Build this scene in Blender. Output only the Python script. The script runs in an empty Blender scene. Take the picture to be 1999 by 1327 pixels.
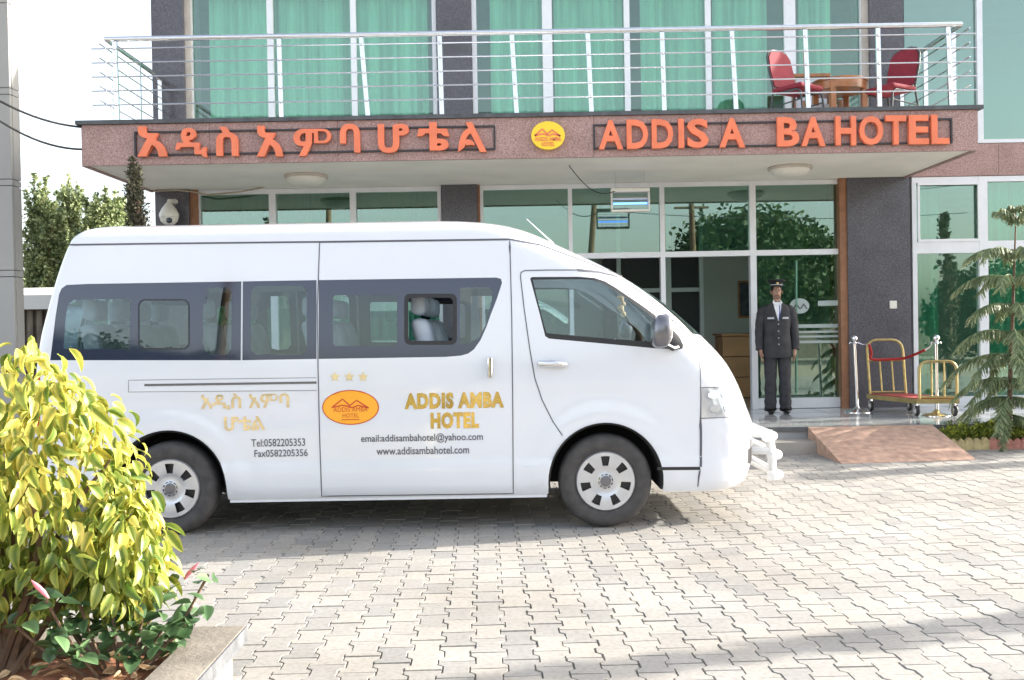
import bpy, bmesh, math, random
from math import sin, cos, pi, radians, sqrt, atan2
from mathutils import Vector, Matrix
from mathutils.geometry import delaunay_2d_cdt, tessellate_polygon
random.seed(7)
SC = bpy.context.scene
COL = SC.collection

# ------------------------------------------------------------------ camera
F = 1900.0; CX = 999.5; CY = 663.5
CAM = Vector((0, 0, 1.435))
PITCH = -math.atan(22.5 / F); ROLL = radians(1.0)
FW = Vector((0, cos(PITCH), sin(PITCH)))
_u0 = Vector((0, -sin(PITCH), cos(PITCH))); _r0 = Vector((1, 0, 0))
RT = _r0 * cos(ROLL) - _u0 * sin(ROLL)
UP = _u0 * cos(ROLL) + _r0 * sin(ROLL)
cd = bpy.data.cameras.new('camera'); cam = bpy.data.objects.new('camera', cd); COL.objects.link(cam)
cd.sensor_width = 36; cd.lens = 36 * F / 1999; cd.clip_end = 2000; cd.clip_start = .05
m3 = Matrix((RT, UP, -FW)).transposed()
cam.matrix_world = Matrix.Translation(CAM) @ m3.to_4x4()
SC.camera = cam
# ------------------------------------------------------------------ light
SUN = Vector((2.55, .66, 1.0)).normalized()
w = bpy.data.worlds.new('World'); SC.world = w; w.use_nodes = True
nt = w.node_tree; sky = nt.nodes.new('ShaderNodeTexSky'); sky.sky_type = 'NISHITA'; sky.sun_disc = False
sky.sun_elevation = math.asin(SUN.z); sky.sun_rotation = atan2(SUN.x, SUN.y)
sky.air_density = 1.0; sky.dust_density = 3.0; sky.ozone_density = 1.0
bg = nt.nodes['Background']; bg.inputs[1].default_value = .15
hs = nt.nodes.new('ShaderNodeHueSaturation'); hs.inputs['Saturation'].default_value = .5   # thin white haze over the whole sky
nt.links.new(sky.outputs[0], hs.inputs['Color']); nt.links.new(hs.outputs[0], bg.inputs[0])
sl = bpy.data.lights.new('sun', 'SUN'); sl.energy = 3.3; sl.angle = radians(.55); sl.color = (1, .94, .84)
so = bpy.data.objects.new('sun', sl); COL.objects.link(so)
so.rotation_euler = (-SUN).to_track_quat('-Z', 'Y').to_euler(); so.location = (20, 10, 20)
vs = SC.view_settings; vs.view_transform = 'Standard'; vs.look = 'None'; vs.gamma = 1; vs.exposure = 1.9

# ------------------------------------------------------------------ pixel -> place
def ray(px, py): return FW + RT * ((px - CX) / F) - UP * ((py - CY) / F)
def P(px, py, Y):
    d = ray(px, py); return CAM + d * (Y / d.y)
def G(px, py, z=0.0):
    d = ray(px, py); return CAM + d * ((z - CAM.z) / d.z)
def proj(p):
    q = Vector(p) - CAM; d = q.dot(FW)
    return (CX + F * q.dot(RT) / d, CY - F * q.dot(UP) / d)
def XX(px, Y, py=640): return P(px, py, Y).x
def ZZ(py, Y, px=1000): return P(px, py, Y).z

# ------------------------------------------------------------------ materials
MATS = {}
def nodes_of(name):
    m = bpy.data.materials.new(name); m.use_nodes = True
    MATS[name] = m
    return m, m.node_tree.nodes, m.node_tree.links, m.node_tree.nodes['Principled BSDF']
def mat(name, col, rough=.5, metal=0, var=0, scale=8, bump=0, bscale=120, coat=0, spec=.5, detail=4, trans=0, col2=None):
    if name in MATS: return MATS[name]
    m, N, L, B = nodes_of(name)
    B.inputs['Base Color'].default_value = (*col, 1); B.inputs['Roughness'].default_value = rough
    B.inputs['Metallic'].default_value = metal; B.inputs['Coat Weight'].default_value = coat
    B.inputs['Coat Roughness'].default_value = .04; B.inputs['Specular IOR Level'].default_value = spec
    tc = N.new('ShaderNodeTexCoord')
    if var or col2:
        n = N.new('ShaderNodeTexNoise'); n.inputs['Scale'].default_value = scale; n.inputs['Detail'].default_value = detail
        L.new(tc.outputs['Object'], n.inputs['Vector'])
        r = N.new('ShaderNodeValToRGB')
        a = tuple(c * (1 - var) for c in col); b = col2 or tuple(min(1, c * (1 + var)) for c in col)
        r.color_ramp.elements[0].color = (*a, 1); r.color_ramp.elements[1].color = (*b, 1)
        r.color_ramp.elements[0].position = .32; r.color_ramp.elements[1].position = .68
        L.new(n.outputs['Fac'], r.inputs[0]); L.new(r.outputs[0], B.inputs['Base Color'])
    if bump:
        n2 = N.new('ShaderNodeTexNoise'); n2.inputs['Scale'].default_value = bscale; n2.inputs['Detail'].default_value = 5
        L.new(tc.outputs['Object'], n2.inputs['Vector'])
        bp = N.new('ShaderNodeBump'); bp.inputs['Strength'].default_value = bump; bp.inputs['Distance'].default_value = .01
        L.new(n2.outputs['Fac'], bp.inputs['Height']); L.new(bp.outputs[0], B.inputs['Normal'])
    return m
def glass(name, tint, refl, rough=.0):
    m, N, L, B = nodes_of(name); N.remove(B)
    out = N['Material Output']
    t = N.new('ShaderNodeBsdfTransparent'); t.inputs[0].default_value = (*tint, 1)
    g = N.new('ShaderNodeBsdfGlossy'); g.inputs['Roughness'].default_value = rough; g.inputs[0].default_value = (.88, .97, .93, 1)
    fr = N.new('ShaderNodeFresnel'); fr.inputs[0].default_value = 1.5
    ad = N.new('ShaderNodeMath'); ad.operation = 'ADD'; ad.use_clamp = True; ad.inputs[1].default_value = refl
    L.new(fr.outputs[0], ad.inputs[0])
    mx = N.new('ShaderNodeMixShader'); L.new(ad.outputs[0], mx.inputs[0]); L.new(t.outputs[0], mx.inputs[1]); L.new(g.outputs[0], mx.inputs[2])
    L.new(mx.outputs[0], out.inputs[0]); return m
def leafmat(name, c_in, c_out, transl=.35, rough=.5, rnd=.25):
    """leaf: colour runs from midrib (c_in) to margin (c_out) by the point attribute 'rim'; varies by object and by the attribute 'rnd'"""
    m, N, L, B = nodes_of(name)
    at = N.new('ShaderNodeAttribute'); at.attribute_name = 'rim'
    tc = N.new('ShaderNodeTexCoord'); ns = N.new('ShaderNodeTexNoise'); ns.inputs['Scale'].default_value = 28; L.new(tc.outputs['Object'], ns.inputs['Vector'])
    oi = N.new('ShaderNodeObjectInfo'); a2 = N.new('ShaderNodeAttribute'); a2.attribute_name = 'rnd'
    s1 = N.new('ShaderNodeMath'); s1.operation = 'ADD'; L.new(oi.outputs['Random'], s1.inputs[0]); L.new(a2.outputs['Fac'], s1.inputs[1])
    fr = N.new('ShaderNodeMath'); fr.operation = 'FRACT'; L.new(s1.outputs[0], fr.inputs[0])
    ad = N.new('ShaderNodeMath'); ad.operation = 'MULTIPLY_ADD'; ad.inputs[1].default_value = .7; ad.use_clamp = True
    L.new(ns.outputs['Fac'], ad.inputs[0]); L.new(at.outputs['Fac'], ad.inputs[2])
    sub = N.new('ShaderNodeMath'); sub.operation = 'MULTIPLY_ADD'; sub.inputs[1].default_value = .75; sub.inputs[2].default_value = -.62
    L.new(fr.outputs[0], sub.inputs[0])
    sm = N.new('ShaderNodeMath'); sm.operation = 'ADD'; sm.use_clamp = True; L.new(ad.outputs[0], sm.inputs[0]); L.new(sub.outputs[0], sm.inputs[1])
    mx = N.new('ShaderNodeMix'); mx.data_type = 'RGBA'; mx.inputs[6].default_value = (*c_in, 1); mx.inputs[7].default_value = (*c_out, 1)
    L.new(sm.outputs[0], mx.inputs[0])
    hv = N.new('ShaderNodeHueSaturation'); mr = N.new('ShaderNodeMath'); mr.operation = 'MULTIPLY_ADD'; mr.inputs[1].default_value = 2 * rnd; mr.inputs[2].default_value = 1 - rnd
    L.new(fr.outputs[0], mr.inputs[0]); L.new(mr.outputs[0], hv.inputs['Value']); L.new(mx.outputs[2], hv.inputs['Color'])
    L.new(hv.outputs[0], B.inputs['Base Color']); B.inputs['Roughness'].default_value = rough
    tr = N.new('ShaderNodeBsdfTranslucent'); L.new(hv.outputs[0], tr.inputs[0])
    ms = N.new('ShaderNodeMixShader'); ms.inputs[0].default_value = transl
    L.new(B.outputs[0], ms.inputs[1]); L.new(tr.outputs[0], ms.inputs[2]); L.new(ms.outputs[0], N['Material Output'].inputs[0])
    return m
def granite(name, base, dark, light, scale=90, rough=.35):
    m, N, L, B = nodes_of(name)
    tc = N.new('ShaderNodeTexCoord'); n = N.new('ShaderNodeTexNoise'); n.inputs['Scale'].default_value = scale; n.inputs['Detail'].default_value = 3
    n2 = N.new('ShaderNodeTexNoise'); n2.inputs['Scale'].default_value = 3; n2.inputs['Detail'].default_value = 5
    L.new(tc.outputs['Object'], n.inputs['Vector']); L.new(tc.outputs['Object'], n2.inputs['Vector'])
    r = N.new('ShaderNodeValToRGB'); e = r.color_ramp.elements
    e[0].position = .34; e[0].color = (*dark, 1); e[1].position = .66; e[1].color = (*light, 1)
    k = e.new(.5); k.color = (*base, 1)
    L.new(n.outputs['Fac'], r.inputs[0])
    mx = N.new('ShaderNodeMix'); mx.data_type = 'RGBA'; mx.blend_type = 'MULTIPLY'; mx.inputs[0].default_value = .45
    r2 = N.new('ShaderNodeValToRGB'); r2.color_ramp.elements[0].position = .3; r2.color_ramp.elements[0].color = (.6, .58, .56, 1); r2.color_ramp.elements[1].position = .6
    L.new(n2.outputs['Fac'], r2.inputs[0]); L.new(r.outputs[0], mx.inputs[6]); L.new(r2.outputs[0], mx.inputs[7])
    L.new(mx.outputs[2], B.inputs['Base Color']); B.inputs['Roughness'].default_value = rough
    return m
def emis(name, col, st):
    m, N, L, B = nodes_of(name); B.inputs['Emission Color'].default_value = (*col, 1); B.inputs['Emission Strength'].default_value = st
    B.inputs['Base Color'].default_value = (*col, 1); return m

# ------------------------------------------------------------------ mesh builder
class MB:
    def __init__(s): s.v = []; s.f = []; s.at = {}
    def add(s, vs, fs):
        o = len(s.v); s.v += [tuple(v) for v in vs]; s.f += [tuple(i + o for i in f) for f in fs]; return o
    def box(s, a, b):
        x0, y0, z0 = (min(a[i], b[i]) for i in range(3)); x1, y1, z1 = (max(a[i], b[i]) for i in range(3))
        s.add([(x0, y0, z0), (x1, y0, z0), (x1, y1, z0), (x0, y1, z0), (x0, y0, z1), (x1, y0, z1), (x1, y1, z1), (x0, y1, z1)],
              [(0, 3, 2, 1), (4, 5, 6, 7), (0, 1, 5, 4), (1, 2, 6, 5), (2, 3, 7, 6), (3, 0, 4, 7)]); return s
    def rbox(s, a, b, r=.02, n=3):
        """box with rounded edges (superellipsoid-like: subdivided cube pushed to a rounded box)"""
        lo = Vector([min(a[i], b[i]) for i in range(3)]); hi = Vector([max(a[i], b[i]) for i in range(3)])
        c = (lo + hi) / 2; h = (hi - lo) / 2; r = min(r, *h)
        def ax(hh):
            t = [-hh + r * (1 - cos(i * pi / 2 / n)) for i in range(n + 1)]
            return t + [-q for q in reversed(t)]
        A = [ax(h[i]) for i in range(3)]; m = 2 * n + 2; idx = {}; o = len(s.v)
        def vid(i, j, k):
            if (i, j, k) in idx: return idx[(i, j, k)]
            p = Vector((A[0][i], A[1][j], A[2][k]))
            q = Vector([max(-(h[d] - r), min(h[d] - r, p[d])) for d in range(3)]); d = p - q
            if d.length > 1e-9: d = d.normalized() * r
            s.v.append(tuple(c + q + d)); idx[(i, j, k)] = len(s.v) - 1; return idx[(i, j, k)]
        M1 = m - 1
        for i in range(M1):
            for j in range(M1):
                s.f.append((vid(i, j, 0), vid(i, j + 1, 0), vid(i + 1, j + 1, 0), vid(i + 1, j, 0)))
                s.f.append((vid(i, j, M1), vid(i + 1, j, M1), vid(i + 1, j + 1, M1), vid(i, j + 1, M1)))
                s.f.append((vid(i, 0, j), vid(i + 1, 0, j), vid(i + 1, 0, j + 1), vid(i, 0, j + 1)))
                s.f.append((vid(i, M1, j), vid(i, M1, j + 1), vid(i + 1, M1, j + 1), vid(i + 1, M1, j)))
                s.f.append((vid(0, i, j), vid(0, i, j + 1), vid(0, i + 1, j + 1), vid(0, i + 1, j)))
                s.f.append((vid(M1, i, j), vid(M1, i + 1, j), vid(M1, i + 1, j + 1), vid(M1, i, j + 1)))
        return s
    def tube(s, pts, r, n=8, cap=True, closed=False):
        pts = [Vector(p) for p in pts]; R = r if isinstance(r, (list, tuple)) else [r] * len(pts); rings = []
        prev = None
        for i, p in enumerate(pts):
            if closed: t = pts[(i + 1) % len(pts)] - pts[i - 1]
            else: t = pts[min(i + 1, len(pts) - 1)] - pts[max(i - 1, 0)]
            t = t.normalized() if t.length > 1e-9 else Vector((0, 0, 1))
            if prev is None:
                a = Vector((0, 0, 1)) if abs(t.z) < .9 else Vector((1, 0, 0)); e1 = t.cross(a).normalized()
            else:
                e1 = prev - t * prev.dot(t); e1 = e1.normalized() if e1.length > 1e-6 else t.orthogonal().normalized()
            prev = e1; e2 = t.cross(e1); o = len(s.v)
            s.v += [tuple(p + (e1 * cos(2 * pi * k / n) + e2 * sin(2 * pi * k / n)) * R[i]) for k in range(n)]; rings.append(o)
        m = len(rings)
        for i in range(m if closed else m - 1):
            a, b = rings[i], rings[(i + 1) % m]
            s.f += [(a + k, a + (k + 1) % n, b + (k + 1) % n, b + k) for k in range(n)]
        if cap and not closed:
            s.f.append(tuple(rings[0] + k for k in reversed(range(n)))); s.f.append(tuple(rings[-1] + k for k in range(n)))
        return s
    def lathe(s, prof, c, axis='z', n=24, cap=True):
        """prof: (radius, along-axis)"""
        c = Vector(c); rings = []
        E = {'z': ((1, 0, 0), (0, 1, 0), (0, 0, 1)), 'y': ((1, 0, 0), (0, 0, 1), (0, -1, 0)), 'x': ((0, 1, 0), (0, 0, 1), (1, 0, 0))}[axis]
        e1, e2, e3 = map(Vector, E)
        for r, h in prof:
            o = len(s.v); s.v += [tuple(c + e3 * h + (e1 * cos(2 * pi * k / n) + e2 * sin(2 * pi * k / n)) * r) for k in range(n)]; rings.append(o)
        for a, b in zip(rings, rings[1:]): s.f += [(a + k, a + (k + 1) % n, b + (k + 1) % n, b + k) for k in range(n)]
        if cap:
            s.f.append(tuple(rings[0] + k for k in reversed(range(n)))); s.f.append(tuple(rings[-1] + k for k in range(n)))
        return s
    def prism(s, poly, vec):
        """poly: list of 3D points, extruded by vec"""
        vec = Vector(vec); n = len(poly); o = len(s.v)
        s.v += [tuple(p) for p in poly] + [tuple(Vector(p) + vec) for p in poly]
        tri = tessellate_polygon([[Vector(p) for p in poly]])
        nn = Vector((0, 0, 0))
        for i in range(n): nn += Vector(poly[i]).cross(Vector(poly[(i + 1) % n]))
        for t in tri:
            tn = (Vector(poly[t[1]]) - Vector(poly[t[0]])).cross(Vector(poly[t[2]]) - Vector(poly[t[0]]))
            t = t if tn.dot(vec) < 0 else (t[0], t[2], t[1])
            s.f.append(tuple(o + i for i in t)); s.f.append(tuple(o + n + i for i in reversed(t)))
        fl = nn.dot(vec) > 0
        for i in range(n):
            j = (i + 1) % n; q = (o + i, o + j, o + n + j, o + n + i); s.f.append(q if fl else tuple(reversed(q)))
        return s
    def sphere(s, c, r, n=14, m=10):
        c = Vector(c); r = r if isinstance(r, (tuple, list)) else (r, r, r); o = len(s.v)
        s.v.append((c.x, c.y, c.z + r[2]))
        for i in range(1, m):
            a = pi * i / m
            s.v += [(c.x + r[0] * sin(a) * cos(2 * pi * k / n), c.y + r[1] * sin(a) * sin(2 * pi * k / n), c.z + r[2] * cos(a)) for k in range(n)]
        s.v.append((c.x, c.y, c.z - r[2])); e = len(s.v) - 1
        for k in range(n):
            s.f.append((o, o + 1 + k, o + 1 + (k + 1) % n)); b = o + 1 + (m - 2) * n
            s.f.append((e, b + (k + 1) % n, b + k))
            for i in range(m - 2):
                a = o + 1 + i * n; s.f.append((a + k, a + n + k, a + n + (k + 1) % n, a + (k + 1) % n))
        return s
    def xf(s, fn): s.v = [tuple(fn(Vector(v))) for v in s.v]; return s
    def build(s, name, material, parent=None, smooth=False, org=None, recalc=False):
        o = Vector(org) if org is not None else (WL.get(parent.name, Vector()) if parent else Vector())
        me = bpy.data.meshes.new(name); me.from_pydata([tuple(Vector(v) - o) for v in s.v], [], s.f)
        for k, vals in s.at.items():
            a = me.attributes.new(k, 'FLOAT', 'POINT'); a.data.foreach_set('value', vals)
        if recalc:
            b = bmesh.new(); b.from_mesh(me); bmesh.ops.recalc_face_normals(b, faces=b.faces); b.to_mesh(me); b.free()
        if smooth: smooth_me(me, smooth if smooth is not True else 40)
        if material: me.materials.append(material if not isinstance(material, str) else MATS[material])
        ob = bpy.data.objects.new(name, me); COL.objects.link(ob)
        if parent: ob.parent = parent
        if not parent: ob.location = o
        elif org is not None: ob.location = o - WL.get(parent.name, Vector())
        WL[ob.name] = o
        return ob
WL = {}
def smooth_me(me, ang):
    me.polygons.foreach_set('use_smooth', [True] * len(me.polygons)); me.set_sharp_from_angle(angle=radians(ang))
def tag(o, label=None, cat=None, group=None, kind=None):
    for k, v in (('label', label), ('category', cat), ('group', group), ('kind', kind)):
        if v: o[k] = v
    return o
def thing(name, label, cat, loc=(0, 0, 0), group=None):
    o = bpy.data.objects.new(name, None); COL.objects.link(o); o.location = loc; o.empty_display_size = .2
    WL[o.name] = Vector(loc); return tag(o, label, cat, group)
def copy_tree(o, parent=None):
    c = o.copy(); COL.objects.link(c); c.parent = parent
    WL[c.name] = WL.get(o.name, Vector())
    for ch in list(o.children): copy_tree(ch, c)
    return c
def box(name, a, b, m, parent=None): return MB().box(a, b).build(name, m, parent)
def text_mb(body, bold=0.0, space=1.0):
    """flat lettering as a mesh, box-normalised to 0..1 in x and y"""
    cu = bpy.data.curves.new('t', 'FONT'); cu.body = body; cu.offset = bold; cu.resolution_u = 3; cu.space_character = space
    ob = bpy.data.objects.new('t', cu); COL.objects.link(ob); dg = bpy.context.evaluated_depsgraph_get(); dg.update()
    me = bpy.data.meshes.new_from_object(ob.evaluated_get(dg)); b = MB()
    vs = [v.co.copy() for v in me.vertices]
    if vs:
        x0 = min(v.x for v in vs); x1 = max(v.x for v in vs); y0 = min(v.y for v in vs); y1 = max(v.y for v in vs)
        b.v = [((v.x - x0) / (x1 - x0 or 1), (v.y - y0) / (y1 - y0 or 1), 0) for v in vs]; b.f = [tuple(p.vertices) for p in me.polygons]
        b.asp = (x1 - x0) / (y1 - y0)
    bpy.data.objects.remove(ob); bpy.data.curves.remove(cu); bpy.data.meshes.remove(me)
    return b
def thicken(b, vec):
    """give a flat MB depth along vec: back copy + side walls on open edges"""
    vec = Vector(vec); n = len(b.v); cnt = {}
    for f in b.f:
        for i in range(len(f)):
            e = (f[i], f[(i + 1) % len(f)]); cnt[e] = 1
    vs = b.v + [tuple(Vector(v) + vec) for v in b.v]
    fs = list(b.f) + [tuple(n + i for i in reversed(f)) for f in b.f]
    for (i, j) in cnt:
        if (j, i) not in cnt: fs.append((j, i, n + i, n + j))
    b.v = vs; b.f = fs; return b
def pchip(tab):
    xs = [t[0] for t in tab]; ys = [t[1] for t in tab]; n = len(xs)
    d = [(ys[i + 1] - ys[i]) / (xs[i + 1] - xs[i]) for i in range(n - 1)]
    m = [d[0]] + [0 if d[i - 1] * d[i] <= 0 else 2 * d[i - 1] * d[i] / (d[i - 1] + d[i]) for i in range(1, n - 1)] + [d[-1]]
    def f(x):
        if x <= xs[0]: return ys[0]
        if x >= xs[-1]: return ys[-1]
        i = 0
        while x > xs[i + 1]: i += 1
        h = xs[i + 1] - xs[i]; t = (x - xs[i]) / h
        return (2 * t**3 - 3 * t**2 + 1) * ys[i] + (t**3 - 2 * t**2 + t) * h * m[i] + (-2 * t**3 + 3 * t**2) * ys[i + 1] + (t**3 - t**2) * h * m[i + 1]
    return f
def inside(poly, x, y):
    r = False; n = len(poly); j = n - 1
    for i in range(n):
        xi, yi = poly[i]; xj, yj = poly[j]
        if (yi > y) != (yj > y) and x < (xj - xi) * (y - yi) / (yj - yi) + xi: r = not r
        j = i
    return r
def dense(poly, step, closed=True):
    out = []; n = len(poly)
    for i in range(n if closed else n - 1):
        a = poly[i]; b = poly[(i + 1) % n]; k = max(1, int(math.hypot(b[0] - a[0], b[1] - a[1]) / step))
        out += [(a[0] + (b[0] - a[0]) * t / k, a[1] + (b[1] - a[1]) * t / k) for t in range(k)]
    if not closed: out.append(tuple(poly[-1]))
    return out
def rrect(x0, y0, x1, y1, r, n=5):
    out = []
    for cx, cy, a0 in ((x1 - r, y1 - r, 0), (x0 + r, y1 - r, 90), (x0 + r, y0 + r, 180), (x1 - r, y0 + r, 270)):
        out += [(cx + r * cos(radians(a0 + 90 * k / n)), cy + r * sin(radians(a0 + 90 * k / n))) for k in range(n + 1)]
    return out

# ------------------------------------------------------------------ materials list
mat('white_paint', (.71, .73, .78), .28, coat=1.0, var=.015, scale=2)
mat('trim_grey', (.60, .63, .67), .7)
mat('seam', (.10, .10, .12), .6)
mat('frit', (.028, .036, .066), .06, coat=.6)
mat('black_rubber', (.02, .02, .022), .55)
mat('black_plastic', (.025, .025, .027), .4)
mat('tyre', (.060, .056, .055), .75, var=.25, scale=14, bump=.2, bscale=90)
mat('rim_silver', (.60, .61, .64), .28, metal=.65, var=.06, scale=9)
mat('chrome', (.8, .8, .82), .08, metal=1)
mat('satin_steel', (.72, .73, .75), .22, metal=1, var=.05, scale=20)
mat('mirror_grey', (.17, .17, .19), .25, metal=.6, coat=.5)
mat('lamp_lens', (.62, .64, .67), .08, metal=.35, coat=1)
mat('lamp_cell', (.66, .68, .71), .12, metal=.5)
mat('seat_cover', (.58, .64, .72), .85, var=.1, scale=6, bump=.15, bscale=300)
mat('gold_foil', (.72, .50, .14), .25, metal=.75, var=.35, scale=6)
mat('pale_gold', (.80, .64, .36), .3, metal=.6, var=.2, scale=9)
mat('print_grey', (.10, .10, .12), .5)
mat('logo_orange', (.95, .42, .03), .4)
mat('logo_red', (.62, .07, .02), .45)
mat('logo_yellow', (.90, .60, .03), .35)
mat('sign_orange', (.78, .19, .085), .35, var=.08, scale=5)
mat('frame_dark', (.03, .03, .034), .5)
granite('pink_granite', (.37, .225, .20), (.24, .14, .125), (.48, .33, .30), 70, .4)
granite('dark_granite', (.085, .08, .095), (.05, .048, .06), (.15, .145, .16), 80, .28)
mat('coping_stone', (.07, .075, .08), .5, var=.3, scale=9)
mat('soffit_paint', (.82, .79, .71), .8, var=.06, scale=1.5, bump=.1, bscale=40)
mat('wall_plaster', (.50, .50, .47), .8, var=.08, scale=2)
mat('aluminium', (.72, .73, .75), .35, metal=.15, var=.03)
mat('beige_trim', (.50, .45, .39), .6, var=.1, scale=6)
mat('brown_trim', (.26, .12, .06), .55, var=.15, scale=12)
glass('green_glass', (.55, .82, .72), .15)
glass('green_glass_up', (.74, .93, .85), .06)
glass('van_glass', (.66, .76, .78), .05)
glass('clear_glass', (.78, .86, .84), .04)
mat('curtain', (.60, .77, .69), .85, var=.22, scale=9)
_n = [n for n in MATS['curtain'].node_tree.nodes if n.type == 'TEX_NOISE'][0]; _m = MATS['curtain'].node_tree.nodes.new('ShaderNodeMapping'); _m.inputs['Scale'].default_value = (1, 1, .03)   # streaks down the cloth paint in the light and dark of pleats
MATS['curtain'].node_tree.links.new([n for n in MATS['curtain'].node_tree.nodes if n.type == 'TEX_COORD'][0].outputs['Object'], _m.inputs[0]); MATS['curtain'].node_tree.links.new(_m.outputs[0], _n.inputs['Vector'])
mat('interior_wall', (.46, .47, .43), .85)
mat('tile', (.40, .41, .42), .10, var=.08, scale=3)
mat('step_stone', (.36, .33, .29), .5, var=.12, scale=5)
mat('ramp_stone', (.50, .32, .235), .6, var=.24, scale=11, bump=.2, bscale=60)
mat('sand', (.33, .275, .21), .95, var=.2, scale=20, bump=.3, bscale=200)
mat('earth', (.33, .29, .23), .95, var=.2, scale=.4)
mat('wood', (.33, .13, .045), .35, var=.3, scale=7, coat=.3)
mat('desk_wood', (.45, .24, .11), .45, var=.15, scale=3)
mat('burgundy', (.23, .016, .03), .8, var=.12, scale=12, bump=.15, bscale=260)
mat('chair_metal', (.05, .055, .055), .4)
mat('brass', (.50, .39, .17), .38, metal=.7, var=.15, scale=14)
mat('red_carpet', (.33, .045, .04), .95, var=.2, scale=30, bump=.2, bscale=300)
mat('red_rope', (.35, .02, .02), .8, bump=.3, bscale=150)
mat('lamp_white', (.72, .70, .63), .45)
mat('cctv_white', (.70, .68, .62), .45, var=.1, scale=15)
mat('cable', (.03, .03, .03), .7)
mat('cable_pale', (.35, .30, .22), .7)
mat('bark', (.13, .085, .055), .9, var=.3, scale=16, bump=.6, bscale=60)
mat('panel_grey', (.33, .325, .31), .55, var=.06, scale=1.2)
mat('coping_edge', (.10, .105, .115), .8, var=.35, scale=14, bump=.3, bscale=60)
mat('arch_black', (.018, .018, .018), .95)
mat('concrete', (.20, .175, .145), .85, var=.3, scale=7, bump=.35, bscale=70)
mat('yellow_wall', (.55, .48, .24), .85, var=.07, scale=5, bump=.15, bscale=80)
mat('soil', (.30, .13, .07), .98, var=.35, scale=9, bump=.9, bscale=45)
mat('brick_yellow', (.50, .40, .20), .85, var=.2, scale=14, bump=.3, bscale=80)
mat('brick_pink', (.50, .22, .17), .85, var=.2, scale=14, bump=.3, bscale=80)
mat('shed_white', (.62, .61, .57), .6); mat('shed_rib', (.16, .13, .10), .8, var=.3, scale=5)

# ================================================================== ground
YB, YF = 13.5, 11.3          # facade plane, balcony front plane
ZP = .26                     # entrance platform height
g = box('ground', (-250, -250, -.3), (250, 350, -.03), 'earth'); tag(g, kind='structure')
pv = MB().box((-9, -6, -.029), (12, 12.9, -.012)).build('paved_forecourt', MATS['sand']); tag(pv, kind='structure')
def paver_material(name, use_obj):
    m, N, L, B = nodes_of(name)
    tc = N.new('ShaderNodeTexCoord'); geo = N.new('ShaderNodeNewGeometry')
    n1 = N.new('ShaderNodeTexNoise'); n1.inputs['Scale'].default_value = 1.1; n1.inputs['Detail'].default_value = 5
    n2 = N.new('ShaderNodeTexNoise'); n2.inputs['Scale'].default_value = 38; n2.inputs['Detail'].default_value = 6
    L.new(geo.outputs['Position'], n1.inputs['Vector']); L.new(geo.outputs['Position'], n2.inputs['Vector'])
    if use_obj: src = N.new('ShaderNodeObjectInfo').outputs['Random']
    else:
        a = N.new('ShaderNodeAttribute'); a.attribute_name = 'rnd'; src = a.outputs['Fac']
    r = N.new('ShaderNodeValToRGB'); e = r.color_ramp.elements
    e[0].position = 0; e[0].color = (.255, .25, .24, 1); e[1].position = 1; e[1].color = (.345, .325, .295, 1)
    for p, c in ((.25, (.325, .31, .285)), (.5, (.30, .29, .275)), (.75, (.355, .335, .305))): e.new(p).color = (*c, 1)
    L.new(src, r.inputs[0])
    mx = N.new('ShaderNodeMix'); mx.data_type = 'RGBA'; mx.blend_type = 'MULTIPLY'; mx.inputs[0].default_value = .8
    r2 = N.new('ShaderNodeValToRGB'); r2.color_ramp.elements[0].position = .3; r2.color_ramp.elements[0].color = (.72, .70, .67, 1); r2.color_ramp.elements[1].position = .62
    L.new(n1.outputs['Fac'], r2.inputs[0]); L.new(r.outputs[0], mx.inputs[6]); L.new(r2.outputs[0], mx.inputs[7])
    m2 = N.new('ShaderNodeMix'); m2.data_type = 'RGBA'; m2.blend_type = 'MULTIPLY'; m2.inputs[0].default_value = .7
    r3 = N.new('ShaderNodeValToRGB'); r3.color_ramp.elements[0].position = .35; r3.color_ramp.elements[0].color = (.8, .78, .76, 1); r3.color_ramp.elements[1].position = .55
    L.new(n2.outputs['Fac'], r3.inputs[0]); L.new(mx.outputs[2], m2.inputs[6]); L.new(r3.outputs[0], m2.inputs[7])
    L.new(m2.outputs[2], B.inputs['Base Color']); B.inputs['Roughness'].default_value = .85
    bp = N.new('ShaderNodeBump'); bp.inputs['Strength'].default_value = .35; bp.inputs['Distance'].default_value = .004
    L.new(n2.outputs['Fac'], bp.inputs['Height']); L.new(bp.outputs[0], B.inputs['Normal'])
    return m
pm_o = paver_material('paver_concrete', True); pm_s = paver_material('paver_concrete_far', False)
PW, PL = .139, .200          # column pitch, stone length (double-T stone)
wa, wb = .0815 - .0015, .0575 - .0015
hl = PL / 2 - .0015
half = [(wa, -hl), (wa, -.062), (wb, -.040), (wb, .040), (wa, .062), (wa, hl)]
out = half + [(-x, y) for x, y in reversed(half)]
def paver_geo(b, M=None, inset=.003):
    n = len(out); top = [(x - math.copysign(inset, x), y - math.copysign(inset * (1 if abs(y) > .08 else 0), y), 0) for x, y in out]
    vs = top + [(x, y, -.009) for x, y in out]
    if M: vs = [tuple(M @ Vector(v)) for v in vs]
    b.add(vs, [tuple(range(n))] + [(i, n + i, n + (i + 1) % n, (i + 1) % n) for i in range(n)])
b = MB(); paver_geo(b); pme = bpy.data.meshes.new('paver'); pme.from_pydata(b.v, [], b.f); pme.materials.append(pm_o)
ang = radians(1.7); ca, sa = cos(ang), sin(ang); spots = []
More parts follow.
